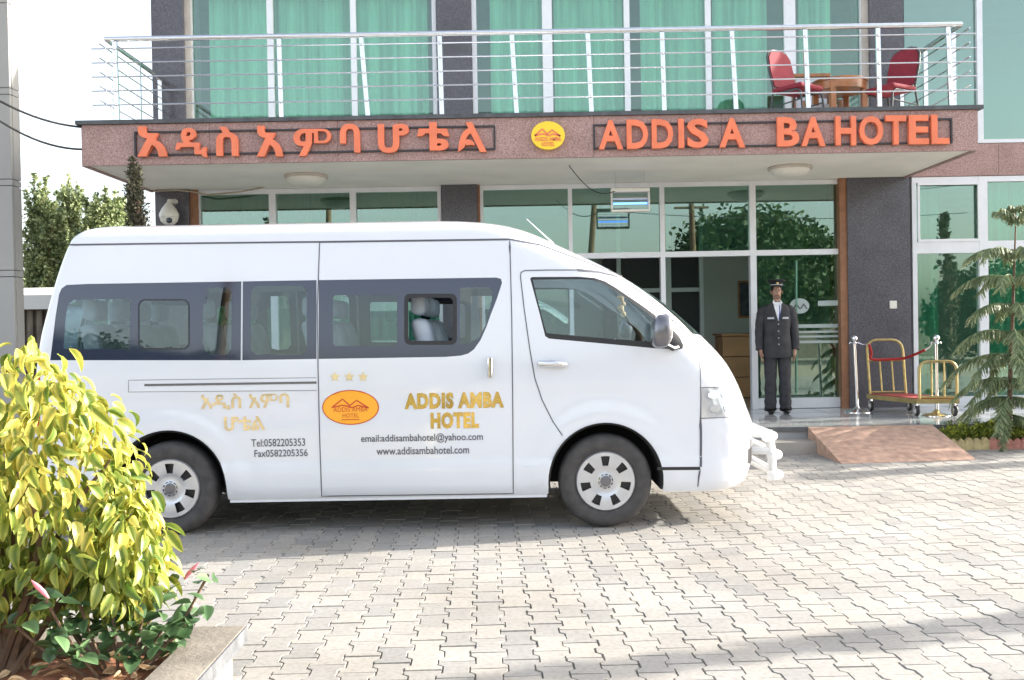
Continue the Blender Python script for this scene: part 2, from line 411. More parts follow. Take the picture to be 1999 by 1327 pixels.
for i in range(-75, 90):
    for j in range(-6, 62):
        lx = i * PW; ly = 1.2 + j * PL + (PL / 2 if i % 2 else 0)
        x = lx * ca - ly * sa; y = lx * sa + ly * ca
        if -8.8 < x < 11.6 and .8 < y < 12.7: spots.append((x, y))
vis = []
for k, (x, y) in enumerate(spots):
    if y < 2.5: continue
    px, py = proj((x, y, 0))
    if 470 < px < 1999 and 640 < py < 1335 and not (px < 1290 and py < 1050): vis.append((y * y + x * x, k))
vis.sort(); near = set(k for _, k in vis[:300]); sb = MB(); rn = []
for k, (x, y) in enumerate(spots):
    dz = random.uniform(-.0025, .0015); rz = ang + random.gauss(0, .008)
    tx, ty = random.gauss(0, .006), random.gauss(0, .006)
    M = Matrix.Translation((x + random.gauss(0, .0008), y + random.gauss(0, .0008), dz)) @ Matrix.Rotation(rz, 4, 'Z') @ Matrix.Rotation(tx, 4, 'X') @ Matrix.Rotation(ty, 4, 'Y')
    if k in near:
        o = bpy.data.objects.new('paver', pme); COL.objects.link(o); o.parent = pv; o.matrix_local = M
    else:
        n0 = len(sb.v); paver_geo(sb, M); rn += [random.random()] * (len(sb.v) - n0)
sb.at['rnd'] = rn; o = sb.build('paver_field', pm_s, pv); tag(o, kind='stuff')

# ================================================================== hotel
HB = thing('hotel_building', 'two storey hotel with green glass front, dark granite columns and pink granite balcony edge', 'building', (0, YB, 0))
ZS, ZT = 3.42, 3.87          # soffit, fascia top
XL, XR = -4.93, 5.42         # balcony ends
XE0, XE1 = -5.0, 10.6        # building ends
# -- slabs and walls
box('balcony_floor', (XL + .03, YF + .03, ZS + .03), (XR - .03, YB + .3, ZT - .02), 'soffit_paint', HB)
box('soffit', (XL + .02, YF + .02, ZS), (XR - .02, YB - .05, ZS + .028), 'soffit_paint', HB)
nsl = 7
for i in range(nsl):        # granite facing slabs along the balcony front
    a = XL + (XR - XL) * i / nsl; c = XL + (XR - XL) * (i + 1) / nsl
    box('granite_slab', (a + .002, YF - .025, ZS - .02), (c - .002, YF + .018, ZT), 'pink_granite', HB)
for x0, x1 in ((XL - .025, XL + .018), (XR - .018, XR + .025)):
    for k in range(2):
        y0 = YF + .02 + k * 1.08; box('granite_slab', (x0, y0 + .002, ZS - .02), (x1, y0 + 1.076, ZT), 'pink_granite', HB)
box('coping', (XL - .06, YF - .06, ZT + .002), (XR + .06, YF + .24, ZT + .048), 'coping_stone', HB)
for x0, x1 in ((XL - .06, XL + .24), (XR - .24, XR + .06)):
    box('coping', (x0, YF + .243, ZT + .002), (x1, YB - .06, ZT + .048), 'coping_stone', HB)
box('floor_slab', (XE0 + .02, YB + .3, 3.44), (XE1, 19.2, 3.84), 'interior_wall', HB)
for k in range(4):
    a = XR + .03 + k * 1.3; box('granite_slab', (a, YB - .06, 3.43), (a + 1.296, YB + .29, 3.87), 'pink_granite', HB)
box('roof', (XE0 - .1, YB - .12, 6.30), (XE1 + .1, 19.4, 6.62), 'wall_plaster', HB)
box('wall', (XE0, YB + .25, 0), (XE0 + .2, 19.2, 6.3), 'dark_granite', HB)
box('wall', (XE1 - .2, YB + .25, 0), (XE1, 19.2, 6.3), 'wall_plaster', HB)
box('wall', (XE0, 19.2, 0), (XE1, 19.4, 6.3), 'interior_wall', HB)
box('wall', (XE0 + .2, 16.6, 3.845), (XE1 - .2, 16.7, 6.295), 'interior_wall', HB)
box('lobby_floor', (XE0 + .2, YB + .06, .1), (XE1 - .2, 19.2, ZP - .003), 'tile', HB)
# -- columns
def colpx(p0, p1, z0, z1, py, name='column', m='dark_granite', proud=.14, dy=.35):
    return box(name, (XX(p0, YB - proud, py), YB - proud, z0), (XX(p1, YB - proud, py), YB + dy, z1), m, HB)
colpx(297, 359, ZT + .03, 6.3, 130); colpx(853, 921, ZT + .03, 6.3, 130); colpx(1699, 1765, ZT + .03, 6.3, 130)
colpx(304, 369, ZP, ZS, 410); colpx(862, 932, ZP, ZS, 410); colpx(1656, 1778, ZP, ZS - .0, 560)
colpx(369.5, 386, ZP, ZS, 410, 'trim', 'brown_trim', .09); colpx(932.5, 937, ZP, ZS, 410, 'trim', 'brown_trim', .1)
colpx(1641, 1655.5, ZP, ZS, 560, 'trim', 'brown_trim', .12)
colpx(359.5, 373, ZT + .03, 6.3, 130, 'trim', 'beige_trim', .08); colpx(1684, 1698.5, ZT + .03, 6.3, 130, 'trim', 'beige_trim', .08)
# -- glazing
def vbar(p, wpx, z0, z1, py, dy=.05): 
    return box('mullion', (XX(p - wpx / 2, YB, py), YB - dy, z0), (XX(p + wpx / 2, YB, py), YB + .06, z1), 'aluminium', HB)
def hbar(p0, p1, z, h, py, dy=.046): return box('transom', (XX(p0, YB, py), YB - dy, z - h / 2), (XX(p1, YB, py), YB + .055, z + h / 2), 'aluminium', HB)
def pane(p0, p1, z0, z1, py, m='green_glass'):
    x0, x1 = XX(p0, YB, py), XX(p1, YB, py); o = MB().box((x0, YB, z0), (x1, YB + .008, z1))
    o.v = o.v; t = random.gauss(0, .0016)
    return o.xf(lambda v: Vector((v.x, v.y + (v.x - (x0 + x1) / 2) * t, v.z))).build('pane', m, HB)
up_a = [(375, 6), (530, 12), (692, 11), (849, 8)]
up_b = [(927, 9), (1069, 19), (1224, 11), (1382, 11), (1541, 22), (1681, 7)]
for bay in (up_a, up_b):
    for p, wd in bay: vbar(p, wd, 3.88, 6.3, 130)
    for (p, w0), (q, w1) in zip(bay, bay[1:]): pane(p + w0 / 2 - .5, q - w1 / 2 + .5, 3.93, 6.29, 130, 'green_glass_up')
    hbar(bay[0][0], bay[-1][0], 3.905, .06, 130); hbar(bay[0][0], bay[-1][0], 6.14, .07, 130)
for p, wd in ((1910, 11), (2075, 11), (2240, 11)): vbar(p, wd, 3.9, 6.3, 130)
for p, q in ((1766, 1904.5), (1915.5, 2069.5), (2080.5, 2234.5)): pane(p, q, 3.92, 6.29, 130)
hbar(1766, 2245, 3.905, .05, 130)
ZM = 2.42
lo_a = [(389, 7), (533, 13), (690, 12), (858, 7)]
lo_b = [(941, 6), (1113, 8), (1292, 9), (1468, 12), (1638, 5)]
for bay, py in ((lo_a, 400), (lo_b, 430)):
    for p, wd in bay: vbar(p, wd, ZP, ZS - .002, py)
    hbar(bay[0][0], bay[-1][0], ZS - .035, .065, py, .042); hbar(bay[0][0], bay[-1][0], ZM, .075, py)
    for (p, w0), (q, w1) in zip(bay, bay[1:]):
        pane(p + w0 / 2 - .5, q - w1 / 2 + .5, ZM + .03, ZS - .06, py)
for (p, w0), (q, w1) in zip(lo_a, lo_a[1:]): pane(p + w0 / 2, q - w1 / 2, ZP + .12, ZM - .03, 500)
hbar(389, 858, ZP + .07, .13, 600)
pane(944, 1109, ZP + .12, ZM - .03, 600)
door = pane(1474, 1636, ZP + .12, ZM - .03, 640); door.name = 'glass_door'
hbar(1468, 1638, ZP + .075, .14, 700)
# stickers on the glass door
mat('frosted', (.40, .47, .45), .5)
def el(cx, cy, rx, ry, Y, n=32): return [P(cx + rx * cos(2 * pi * k / n), cy - ry * sin(2 * pi * k / n), Y) for k in range(n)]
MB().prism(el(1561, 597, 19, 15, YB - .003), (0, .002, 0)).build('sticker', 'frosted', HB)
for k in range(2):
    MB().prism([P(x, y, YB - .0055) for x, y in ((1547 + 14 * k, 603), (1555 + 14 * k, 591), (1563 + 14 * k, 603), (1560 + 14 * k, 603), (1555 + 14 * k, 596), (1550 + 14 * k, 603))], (0, .002, 0)).build('sticker_mark', 'print_grey', HB)
for y0, y1, p0 in ((586, 596, 1597), (632, 639, 1556), (645, 649, 1556), (654, 658, 1556), (664, 669, 1556)):
    MB().prism([P(x, y, YB - .003) for x, y in ((p0, y0 + 1), (1636, y0), (1636, y1), (p0, y1 + 1))], (0, .002, 0)).build('sticker', 'frosted', HB)
MB().prism([P(x, y, YB - .03) for x, y in ((1554.5, 508), (1556.5, 508), (1556.5, 768), (1554.5, 768))], (0, .02, 0)).build('glass_edge', mat('glass_edge', (.16, .36, .25), .2), HB)
# right wing ground floor
for p, wd in ((1784, 9), (1918, 17), (2056, 12), (2195, 12)): vbar(p, wd, .16, 3.42, 560)
hbar(1780, 2200, 3.385, .075, 560); hbar(1780, 2200, ZM + .03, .16, 560); hbar(1780, 2200, .30, .17, 560)
for p, q in ((1788.5, 1909.5), (1926.5, 2050), (2062, 2189)):
    pane(p, q, ZM + .11, 3.35, 560); pane(p, q, .385, ZM - .05, 560)
# opening sash rim in the upper light
sx0, sx1 = XX(1788.5, YB, 420), XX(1909.5, YB, 420)
for a, c in (((sx0, YB - .06, ZM + .11), (sx1, YB - .047, ZM + .145)), ((sx0, YB - .06, 3.31), (sx1, YB - .047, 3.35)), ((sx0, YB - .06, ZM + .147), (sx0 + .03, YB - .047, 3.308)), ((sx1 - .03, YB - .06, ZM + .147), (sx1, YB - .047, 3.308))): box('sash', a, c, 'aluminium', HB)
MB().rbox(P(1736, 587, YB - .141) + Vector((0, -.02, 0)), P(1750, 602, YB - .139), .006).build('wall_switch', 'lamp_white', HB)
# -- lobby inside
YI = 17.0
box('partition', (XX(1372, YI, 600), YI, ZP), (XE1 - .21, YI + .1, 3.43), 'interior_wall', HB)
box('partition', (XE0 + .21, YI + .3, ZP), (XX(1180, YI, 600), YI + .4, 3.43), 'interior_wall', HB)
box('lobby_ceiling', (XE0 + .21, YB + .07, 3.405), (XE1 - .21, 19.19, 3.432), 'soffit_paint', HB)
for p, wd in ((1208, 8), (1299, 22), (1369, 8)): box('inner_frame', (XX(p - wd / 2, YI, 560), YI - .03, ZP), (XX(p + wd / 2, YI, 560), YI + .05, 3.40), 'aluminium', HB)
box('inner_frame', (XX(1185, YI, 560), YI - .02, ZZ(570, YI, 1300)), (XX(1366, YI, 560), YI + .03, ZZ(562, YI, 1300)), 'aluminium', HB)
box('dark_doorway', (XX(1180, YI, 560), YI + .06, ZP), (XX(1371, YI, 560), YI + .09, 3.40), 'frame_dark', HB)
box('inner_wall', (XX(1640, 15.2, 600), YB + .36, ZP), (XX(1650, 15.2, 600), YI, 3.40), 'interior_wall', HB)
pic = thing('picture_frame', 'dark framed picture on the lobby wall left of the doorman', 'picture', P(1458, 585, YI - .03))
MB().rbox(P(1441, 548, YI - .04), P(1480, 620, YI - .002), .01).build('frame', 'wood', pic)
box('canvas', P(1444, 552, YI - .046), P(1477, 616, YI - .041), mat('picture_dark', (.05, .055, .07), .5, var=.5, scale=9), pic)
desk = thing('reception_desk', 'light wooden reception desk inside the lobby doorway', 'desk', (XX(1450, 15.6, 720), 15.6, ZP))
for k in range(3):
    z0 = ZP + k * .33; MB().rbox((XX(1412, 15.6, 720), 15.6, z0 + .004), (XX(1478, 15.6, 720), 16.2, z0 + .326), .012).build('panel', 'desk_wood', desk)
MB().rbox((XX(1408, 15.6, 720), 15.55, ZP + .992), (XX(1482, 15.6, 720), 16.25, ZP + 1.03), .012).build('desk_top', 'desk_wood', desk)
# -- curtains
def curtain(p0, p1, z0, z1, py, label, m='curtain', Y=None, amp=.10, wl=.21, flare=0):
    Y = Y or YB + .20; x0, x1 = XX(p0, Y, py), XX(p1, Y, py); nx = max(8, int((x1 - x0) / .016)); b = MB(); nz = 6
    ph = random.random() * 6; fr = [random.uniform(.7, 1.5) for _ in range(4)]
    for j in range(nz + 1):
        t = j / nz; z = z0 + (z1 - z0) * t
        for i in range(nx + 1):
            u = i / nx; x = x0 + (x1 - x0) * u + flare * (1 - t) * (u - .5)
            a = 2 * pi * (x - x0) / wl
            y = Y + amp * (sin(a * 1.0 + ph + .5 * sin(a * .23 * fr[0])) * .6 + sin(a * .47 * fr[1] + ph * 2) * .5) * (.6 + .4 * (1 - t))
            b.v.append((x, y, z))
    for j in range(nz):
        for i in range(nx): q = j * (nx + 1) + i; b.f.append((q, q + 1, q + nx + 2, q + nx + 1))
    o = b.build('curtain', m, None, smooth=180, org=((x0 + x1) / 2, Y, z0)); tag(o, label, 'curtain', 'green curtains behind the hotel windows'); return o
cs = [(412, 528, 'first upstairs green curtain from the left, beside the left granite column'), (534, 690, 'second upstairs green curtain from the left'),
      (700, 836, 'third upstairs green curtain from the left, beside the middle column'), (958, 1060, 'fourth upstairs green curtain, right of the middle column'),
      (1082, 1216, 'fifth upstairs green curtain, behind the balcony door above the letters D'), (1250, 1376, 'sixth upstairs green curtain, above the letters S A'),
      (1392, 1500, 'seventh upstairs green curtain, left of the red balcony chairs'), (1560, 1622, 'narrow upstairs green curtain behind the left red chair')]
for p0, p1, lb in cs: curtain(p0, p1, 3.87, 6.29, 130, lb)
mat('curtain_dark', (.07, .20, .11), .9, var=.2, scale=4)
curtain(388, 860, 2.98, 3.38, 400, 'dark green valance along the ground floor windows above the van roof', 'curtain_dark', YB + .2, .02, .05)
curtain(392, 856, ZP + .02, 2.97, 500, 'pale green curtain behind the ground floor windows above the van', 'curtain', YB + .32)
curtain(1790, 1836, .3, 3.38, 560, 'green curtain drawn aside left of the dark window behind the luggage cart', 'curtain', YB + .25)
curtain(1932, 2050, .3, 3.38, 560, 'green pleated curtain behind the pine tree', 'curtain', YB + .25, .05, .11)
# -- entrance platform, steps, ramp
pl = MB().box((XE0 - .3, 11.05, 0), (9.5, YB + .05, ZP)).build('entrance_platform', MATS['tile']); tag(pl, kind='structure')
nos = box('nosing', (XE0 - .3, 11.0, ZP - .045), (9.5, 11.046, ZP + .003), mat('nosing_dark', (.10, .105, .11), .3, var=.2, scale=9), pl)
st = MB().box((-2.5, 10.68, 0), (XX(1592, 10.9, 850), 11.044, .13)).build('step', MATS['step_stone']); tag(st, kind='structure')
tj = mat('tile_joint', (.20, .20, .20), .6)
for i in range(24): box('tile_joint', (-4.9 + .6 * i, 11.05, ZP + .0005), (-4.896 + .6 * i, YB - .15, ZP + .0015), tj, pl)
for j in range(4): box('tile_joint', (XE0 - .3, 11.6 + .6 * j, ZP + .0022), (9.5, 11.604 + .6 * j, ZP + .003), tj, pl)
ra, rb_, rc, rd = G(1585, 836, ZP + .002), G(1806, 826, ZP + .002), G(1905, 894, .0), G(1656, 905, .0)
yt = 11.0; ra.y = rb_.y = 10.998; rp = MB()
for q in (rc, rd): q.z = .004
rd.x = ra.x; rc.x = rb_.x + .02; rc.y = rd.y + .12
low = [Vector((q.x, q.y, -.01)) for q in (ra, rb_, rc, rd)]
rp.add([ra, rb_, rc, rd] + low, [(3, 2, 1, 0), (0, 4, 7, 3), (3, 7, 6, 2), (2, 6, 5, 1)])
rmp = rp.build('ramp', MATS['ramp_stone'], recalc=False); tag(rmp, kind='structure')
# -- ceiling lamps
for px, py, lb in ((598, 355, 'round white ceiling lamp under the balcony above the van roof'), (1542, 338, 'round white ceiling lamp under the balcony above the doorman')):
    c = P(px, py, 12.35); c.z = ZS; t = thing('ceiling_lamp', lb, 'ceiling lamp', c, 'dome lamps under the balcony')
    MB().lathe([(.265, 0), (.275, -.02), (.265, -.04), (.2, -.045)], c, n=32).build('base_ring', 'brass' if 0 else 'beige_trim', t, smooth=True)
    MB().lathe([(.25, -.042), (.235, -.075), (.19, -.108), (.11, -.13), (.02, -.137)], c, n=32).build('dome', 'lamp_white', t, smooth=60)
# -- insect killer hanging from the soffit
IY = 12.44; a = P(1192, 368, IY); c = P(1268, 413, IY); x0, x1, z0, z1 = a.x, c.x, c.z, a.z
t = thing('insect_killer', 'white hanging insect killer lamp with blue tube under the balcony', 'insect lamp', ((x0 + x1) / 2, IY, z0))
MB().rbox((x0, IY - .05, z1 - .05), (x1, IY + .05, z1), .01).build('top_housing', 'lamp_white', t)
MB().rbox((x0, IY - .05, z0), (x1, IY + .05, z0 + .03), .008).build('tray', 'lamp_white', t)
for x in (x0, x1 - .018): MB().rbox((x, IY - .05, z0 + .031), (x + .018, IY + .05, z1 - .051), .006).build('end_post', 'lamp_white', t)
for k in range(7): MB().tube([(x0 + .02, IY - .045, z0 + .045 + k * .03), (x1 - .02, IY - .045, z0 + .045 + k * .03)], .0025, 6).build('guard_wire', 'satin_steel', t)
MB().tube([(x0 + .03, IY, z0 + .11), (x1 - .03, IY, z0 + .11)], .013, 10).build('blue_tube', emis('uv_tube', (.12, .3, 1.0), 1.2), t)
MB().tube([(x0 + .03, IY, z0 + .17), (x1 - .03, IY, z0 + .17)], .013, 10).build('spare_tube', 'lamp_white', t)
for x in (x0 + .06, x1 - .06): MB().tube([(x, IY, z1 - .002), (x, IY, ZS)], .003, 5).build('hanger', 'satin_steel', t)
q = P(1112, 337, 11.9); q.z = ZS; e = Vector((x0 + .1, IY, z1)); pts = []
for k in range(13):
    u = k / 12; pts.append(q.lerp(e, u) + Vector((0, 0, -.16 * sin(pi * u) - .02)))
o = MB().tube([q] + pts, .006, 6).build('hanging_cable', 'cable', None, org=q); tag(o, 'thin black cord sagging under the balcony to the insect lamp', 'cable')
# -- cctv dome on the left column
CYc = YB - .17; t = thing('cctv_camera', 'white dome security camera on a bracket at the left granite column', 'security camera', P(338, 395, CYc))
MB().tube([P(343, 394, YB - .14), P(341, 393, YB - .2), P(331, 393, YB - .32), P(330, 400, YB - .33)], .035, 10).build('bracket', 'cctv_white', t, smooth=True)
c = P(330, 420, YB - .33)
MB().lathe([(.03, .17), (.05, .15), (.10, .08), (.128, .02), (.13, -.02), (.125, -.03)], c, n=24).build('housing', 'cctv_white', t, smooth=True)
MB().lathe([(.122, -.032), (.11, -.08), (.07, -.12), (.02, -.135)], c, n=24).build('dome', 'cctv_white', t, smooth=True)
MB().sphere(c + Vector((.03, -.085, -.075)), .042).build('lens', 'frit', t, smooth=True)
# -- cables
def sag(a, c, d, n=14): return [a.lerp(c, k / n) + Vector((0, 0, -d * 4 * (k / n) * (1 - k / n))) for k in range(n + 1)]
for (p0, y0), (p1, y1), d, lb in (((-60, 160), (182, 249), .12, 'upper overhead cable running to the balcony corner'), ((-60, 190), (178, 291), .16, 'lower overhead cable running to the balcony corner')):
    a = P(p0, y0, 10.6); c = P(p1, y1, YF + .1); o = MB().tube(sag(a, c, d), .013, 6).build('overhead_cable', 'cable', None, org=c); tag(o, lb, 'cable', 'overhead cables left of the balcony')
pts = [P(x, y, YB - .22) for x, y in ((300, 373), (345, 371), (375, 374), (405, 380), (430, 378), (470, 374), (510, 366), (555, 352))]
o = MB().tube(pts, .012, 6).build('lamp_wire', 'cable_pale', None, org=pts[-1]); tag(o, 'pale wire drooping along the soffit to the left ceiling lamp', 'cable')
# ================================================================== balcony railing
YR = YF + .07
R = thing('balcony_railing', 'stainless steel balcony railing with round top rail and thin bars', 'railing', (0, YR, ZT + .048))
ZR0 = ZT + .048
prs = [((545, 80), (550, 243)), ((705, 75), (719, 238)), ((858, 70), (863, 235)), ((999, 68), (1009, 233)), ((1147, 65), (1155, 230)), ((1292, 62), (1297, 228)),
       ((1428, 60), (1437, 226)), ((1571, 58), (1578, 224)), ((1713, 56), (1717, 222)), ((1850, 52), (1857, 217)), ((224, 84), (230, 250))]
tl, tr_ = P(206, 78, YR), P(1877, 46, YR); ztop = (tl.z + tr_.z) / 2
xl, xr = tl.x, tr_.x
def post(tp, bt, par):
    d = (tp - bt); mb = MB(); w_ = .026
    mb.prism([bt + Vector((-w_, -.016, 0)), bt + Vector((w_, -.016, 0)), tp + Vector((w_, -.016, 0)), tp + Vector((-w_, -.016, 0))], (0, .032, 0))
    o = mb.build('post', 'satin_steel', par)
    MB().lathe([(.05, 0), (.05, .008), (.03, .012)], bt, n=14).build('post_foot', 'satin_steel', o)
    return o
zb = [ztop - .115 - k * .163 for k in range(5)]
for (a, y0), (c, y1) in prs:
    bt = P(c, y1, YR); bt.z = ZR0; tp = P(a, y0, YR); tp.z = ztop - .03; o = post(tp, bt, R)
    for z in zb:
        u = (z - bt.z) / (tp.z - bt.z); q = bt.lerp(tp, u)
        MB().sphere(q + Vector((0, -.018, 0)), .017, 8, 6).build('clamp', 'satin_steel', o, smooth=True)
for xs_, sg in ((xl, -1), (xr, 1)):
    for yy in (YR + .22, YR + 1.0, YR + 1.75):
        post(Vector((xs_, yy, ztop - .03)), Vector((xs_, yy, ZR0)), R)
    for z in zb: MB().tube([(xs_, YR - .2, z + .012), (xs_, YB - .15, z + .012)], .0085, 6).build('bar', 'satin_steel', R)
for z in zb: MB().tube([(xl - .16, YR - .02, z), (xr + .16, YR - .02, z)], .0085, 6).build('bar', 'satin_steel', R)
MB().tube([(xl, YB - .15, ztop), (xl, YR + .0, ztop), (xr, YR + .0, ztop), (xr, YB - .15, ztop)], .031, 12).build('top_rail', 'satin_steel', R, smooth=60)
# ================================================================== signs
def letter_on(b, bbox, Y, par, m, name='letter', depth=.05):
    x0, y0, x1, y1 = bbox; A = P(x0, y1, Y); B = P(x1, y1, Y); C_ = P(x0, y0, Y)
    b.v = [tuple(Vector((A.x + (B.x - A.x) * v[0], Y, A.z + (B.z - A.z) * v[0] + (C_.z - A.z) * v[1]))) for v in b.v]
    thicken(b, (0, depth, 0)); return b.build(name, m, par)
YS = YF - .10
S1 = thing('hotel_sign', 'orange raised Amharic lettering along the left of the balcony edge', 'sign', P(610, 275, YS))
am = [('አ', 268, 246, 325, 305), ('ዲ', 342, 249, 404, 306), ('ስ', 422, 247, 465, 304), ('አ', 501, 245, 552, 305), ('ም', 573, 251, 647, 304), ('ባ', 664, 241, 703, 297),
      ('ሆ', 738, 241, 799, 298), ('ቴ', 814, 238, 878, 293), ('ል', 894, 238, 950, 296)]
for ch, x0, y0, x1, y1 in am: letter_on(text_mb(ch, .028), (x0, y0, x1, y1), YS, S1, 'sign_orange')
S2 = thing('hotel_sign', 'orange raised Latin lettering on the right of the balcony edge with one letter missing', 'sign', P(1510, 260, YS))
la = [('A', 1169, 1217), ('D', 1224, 1266), ('D', 1273, 1315), ('I', 1325, 1336), ('S', 1342, 1384), ('A', 1405, 1455), ('B', 1518, 1561), ('A', 1565, 1612), ('H', 1632, 1672),
      ('O', 1678, 1725), ('T', 1730, 1770), ('E', 1775, 1814), ('L', 1819, 1854)]
for ch, x0, x1 in la:
    yo = 234 - (x0 - 1169) * .0165; letter_on(text_mb(ch, .03), (x0, yo, x1, yo + 57), YS, S2, 'sign_orange')
def sign_frame(p0, p1, ya, yb, par):
    for z0_, z1_ in ((0, 0), ):
        pass
    x0, x1 = XX(p0, YF - .03, 270), XX(p1, YF - .03, 270); za = ZZ(ya, YF - .03, (p0 + p1) / 2); zb_ = ZZ(yb, YF - .03, (p0 + p1) / 2); y0, y1 = YF - .052, YF - .026
    for a, c in (((x0, y0, za - .02), (x1, y1, za)), ((x0, y0, zb_), (x1, y1, zb_ + .02)), ((x0, y0, zb_ + .021), (x0 + .02, y1, za - .021)), ((x1 - .02, y0, zb_ + .021), (x1, y1, za - .021))): box('frame', a, c, 'frame_dark', par)
sign_frame(263, 967, 251, 299, S1); sign_frame(1158, 1858, 237, 286, S2)
S3 = thing('round_sign', 'round yellow hotel emblem with mountain outline between the two letterings', 'sign', P(1070, 264, YS))
def mountain(cx, cy, sx, sy):
    pts = [(-1, .55), (-.42, -.55), (-.02, .3), (.34, -.38), (1, .6)]; wv = [(cx + x * sx, cy + y * sy) for x, y in pts]
    base = [(-1, .55), (-.45, .25), (-.1, .38), (.1, .58), (.42, .26), (1, .6)]
    return wv, [(cx + x * sx, cy + y * sy) for x, y in base]
def ribbon2(pts, w_):
    """outline polygon of a 2-D polyline"""
    L_, R_ = [], []
    for i, p in enumerate(pts):
        a = pts[max(i - 1, 0)]; c = pts[min(i + 1, len(pts) - 1)]; d = Vector((c[0] - a[0], c[1] - a[1])).normalized(); n = Vector((-d.y, d.x)) * w_ / 2
        L_.append((p[0] + n.x, p[1] + n.y)); R_.append((p[0] - n.x, p[1] - n.y))
    return L_, R_
def ribbon_mb(pts, w_, f):
    L_, R_ = ribbon2(pts, w_); b = MB(); n = len(L_)
    b.v = [tuple(f(*p)) for p in L_ + R_]; b.f = [(i, i + 1, n + i + 1, n + i) for i in range(n - 1)]; return b
MB().prism(el(1070, 264, 33, 27.5, YS), (0, .06, 0)).build('disc', 'logo_yellow', S3)
for pl_ in mountain(1069, 258, 25, 12): ribbon_mb(dense(pl_, 3, False), 3.2, lambda x, y: P(x, y, YS - .004)).build('mountain', 'sign_orange', S3)
letter_on(text_mb('ADDIS AMBA', .01), (1044, 267, 1096, 275), YS - .006, S3, 'sign_orange', 'lettering', .004)
letter_on(text_mb('HOTEL', .01), (1058, 277, 1083, 285), YS - .006, S3, 'sign_orange', 'lettering', .004)

# ================================================================== minibus
YN, HWM = 6.9, .94; YC = YN + HWM
WXF, WXR, WZ = .65, -2.455, .335
VAN = thing('minibus', 'white high roof minibus with dark window band and gold hotel lettering parked side on', 'minibus', (-.9, YC, 0))
XFt = pchip([(.25, 1.72), (.30, 1.78), (.45, 1.82), (.69, 1.825), (.80, 1.79), (.98, 1.725), (1.144, 1.64), (1.32, 1.49), (1.60, 1.185), (1.84, .82), (2.033, .44), (2.20, .05), (2.25, -.25), (2.276, -.8)])
XRt = pchip([(.25, -3.50), (.35, -3.56), (.55, -3.55), (.62, -3.50), (1.0, -3.49), (1.4, -3.445), (1.6, -3.40), (1.9, -3.32), (2.12, -3.24), (2.2, -3.17), (2.25, -3.05), (2.276, -2.8)])
HWt = pchip([(.25, .90), (.30, .925), (.45, .938), (.9, .940), (1.2, .935), (1.5, .917), (1.9, .878), (2.1, .850)])
NF = 3.0
AF, LF, AR, LR, ZG, LV = .50, 1.35, .13, 1.0, 2.1, .95
def sst(a, b, x):
    t = max(0, min(1, (x - a) / (b - a))); return t * t * (3 - 2 * t)
def surf(s, v, side=-1, off=0.0):
    if v <= ZG: z = v; hw = HWt(z)
    else:
        ph = min(1, (v - ZG) / LV) * pi / 2; z = ZG + .176 * sin(ph) ** (2 / 2.7); hw = HWt(ZG) * max(0, cos(ph)) ** (2 / 2.4)
    xf, xr = XFt(z), XRt(z)
    if v < 1.2 and -3.4 < s < 1.5:      # creases and flares in the flank
        hw += .010 * sst(.58, .50, math.hypot(s - WXF, z - WZ)) * sst(.30, .36, z) + .010 * sst(.58, .50, math.hypot(s - WXR, z - WZ)) * sst(.30, .36, z)
        hw += .009 * sst(.50, .47, z) - .006 * sst(1.005, .985, z)
    a, c = xr + AR, xf - AF
    if s < a:
        t = min(1, (a - s) / LR) * pi / 2; x = a - AR * sin(t) ** (2 / 2.6); y = hw * max(0, cos(t)) ** (2 / 2.6)
    elif s > c:
        t = min(1, (s - c) / LF) * pi / 2; x = c + AF * sin(t) ** (2 / NF); y = hw * max(0, cos(t)) ** (2 / NF)
    else: x = s; y = hw
    return Vector((x, YC + side * (y + off), z))
def surfn(s, v, side=-1, off=0.0):
    """point pushed out along the surface normal"""
    p = surf(s, v, side)
    if not off: return p
    e = .004; a = surf(s + e, v, side) - surf(s - e, v, side); c = surf(s, v + e, side) - surf(s, v - e, side)
    n = a.cross(c) if side < 0 else c.cross(a)
    return p + (n.normalized() * off if n.length > 1e-12 else Vector((0, 0, off)))
def inv(px, py):
    d = ray(px, py); q = CAM + d * (YN / d.y); s, v = q.x, q.z
    for _ in range(40):
        a = proj(surf(s, v)); ex, ey = px - a[0], py - a[1]
        if abs(ex) + abs(ey) < .02: break
        e = .002; b = proj(surf(s + e, v)); c = proj(surf(s, v + e))
        j11, j21, j12, j22 = (b[0] - a[0]) / e, (b[1] - a[1]) / e, (c[0] - a[0]) / e, (c[1] - a[1]) / e
        lam = 120.0; a11 = j11 * j11 + j21 * j21 + lam; a22 = j12 * j12 + j22 * j22 + lam; a12 = j11 * j12 + j21 * j22; g1 = j11 * ex + j21 * ey; g2 = j12 * ex + j22 * ey
        dt = a11 * a22 - a12 * a12; ds = (g1 * a22 - g2 * a12) / dt; dv = (a11 * g2 - a12 * g1) / dt
        s += max(-.08, min(.08, ds)); v += max(-.06, min(.06, dv))
    return (s, v)
def ip(pts): return [inv(*p) for p in dense(pts, 14)]
def ipo(pts): return [inv(*p) for p in dense(pts, 10, False)]
def smin(v): 
    z = surf(0, v).z; return XRt(z) + AR - LR
def smax(v):
    z = surf(0, v).z; return XFt(z) - AF + LF
z4 = lambda pts: [(1000 + x / 4.74, 500 + y / 4.74) for x, y in pts]
POLY = {}
POLY['pane_rear'] = ip([(124, 681), (128, 620), (133, 593), (145, 585), (255, 583), (252, 681)])
POLY['pane_slide'] = ip(rrect(273, 587, 367, 679, 11))
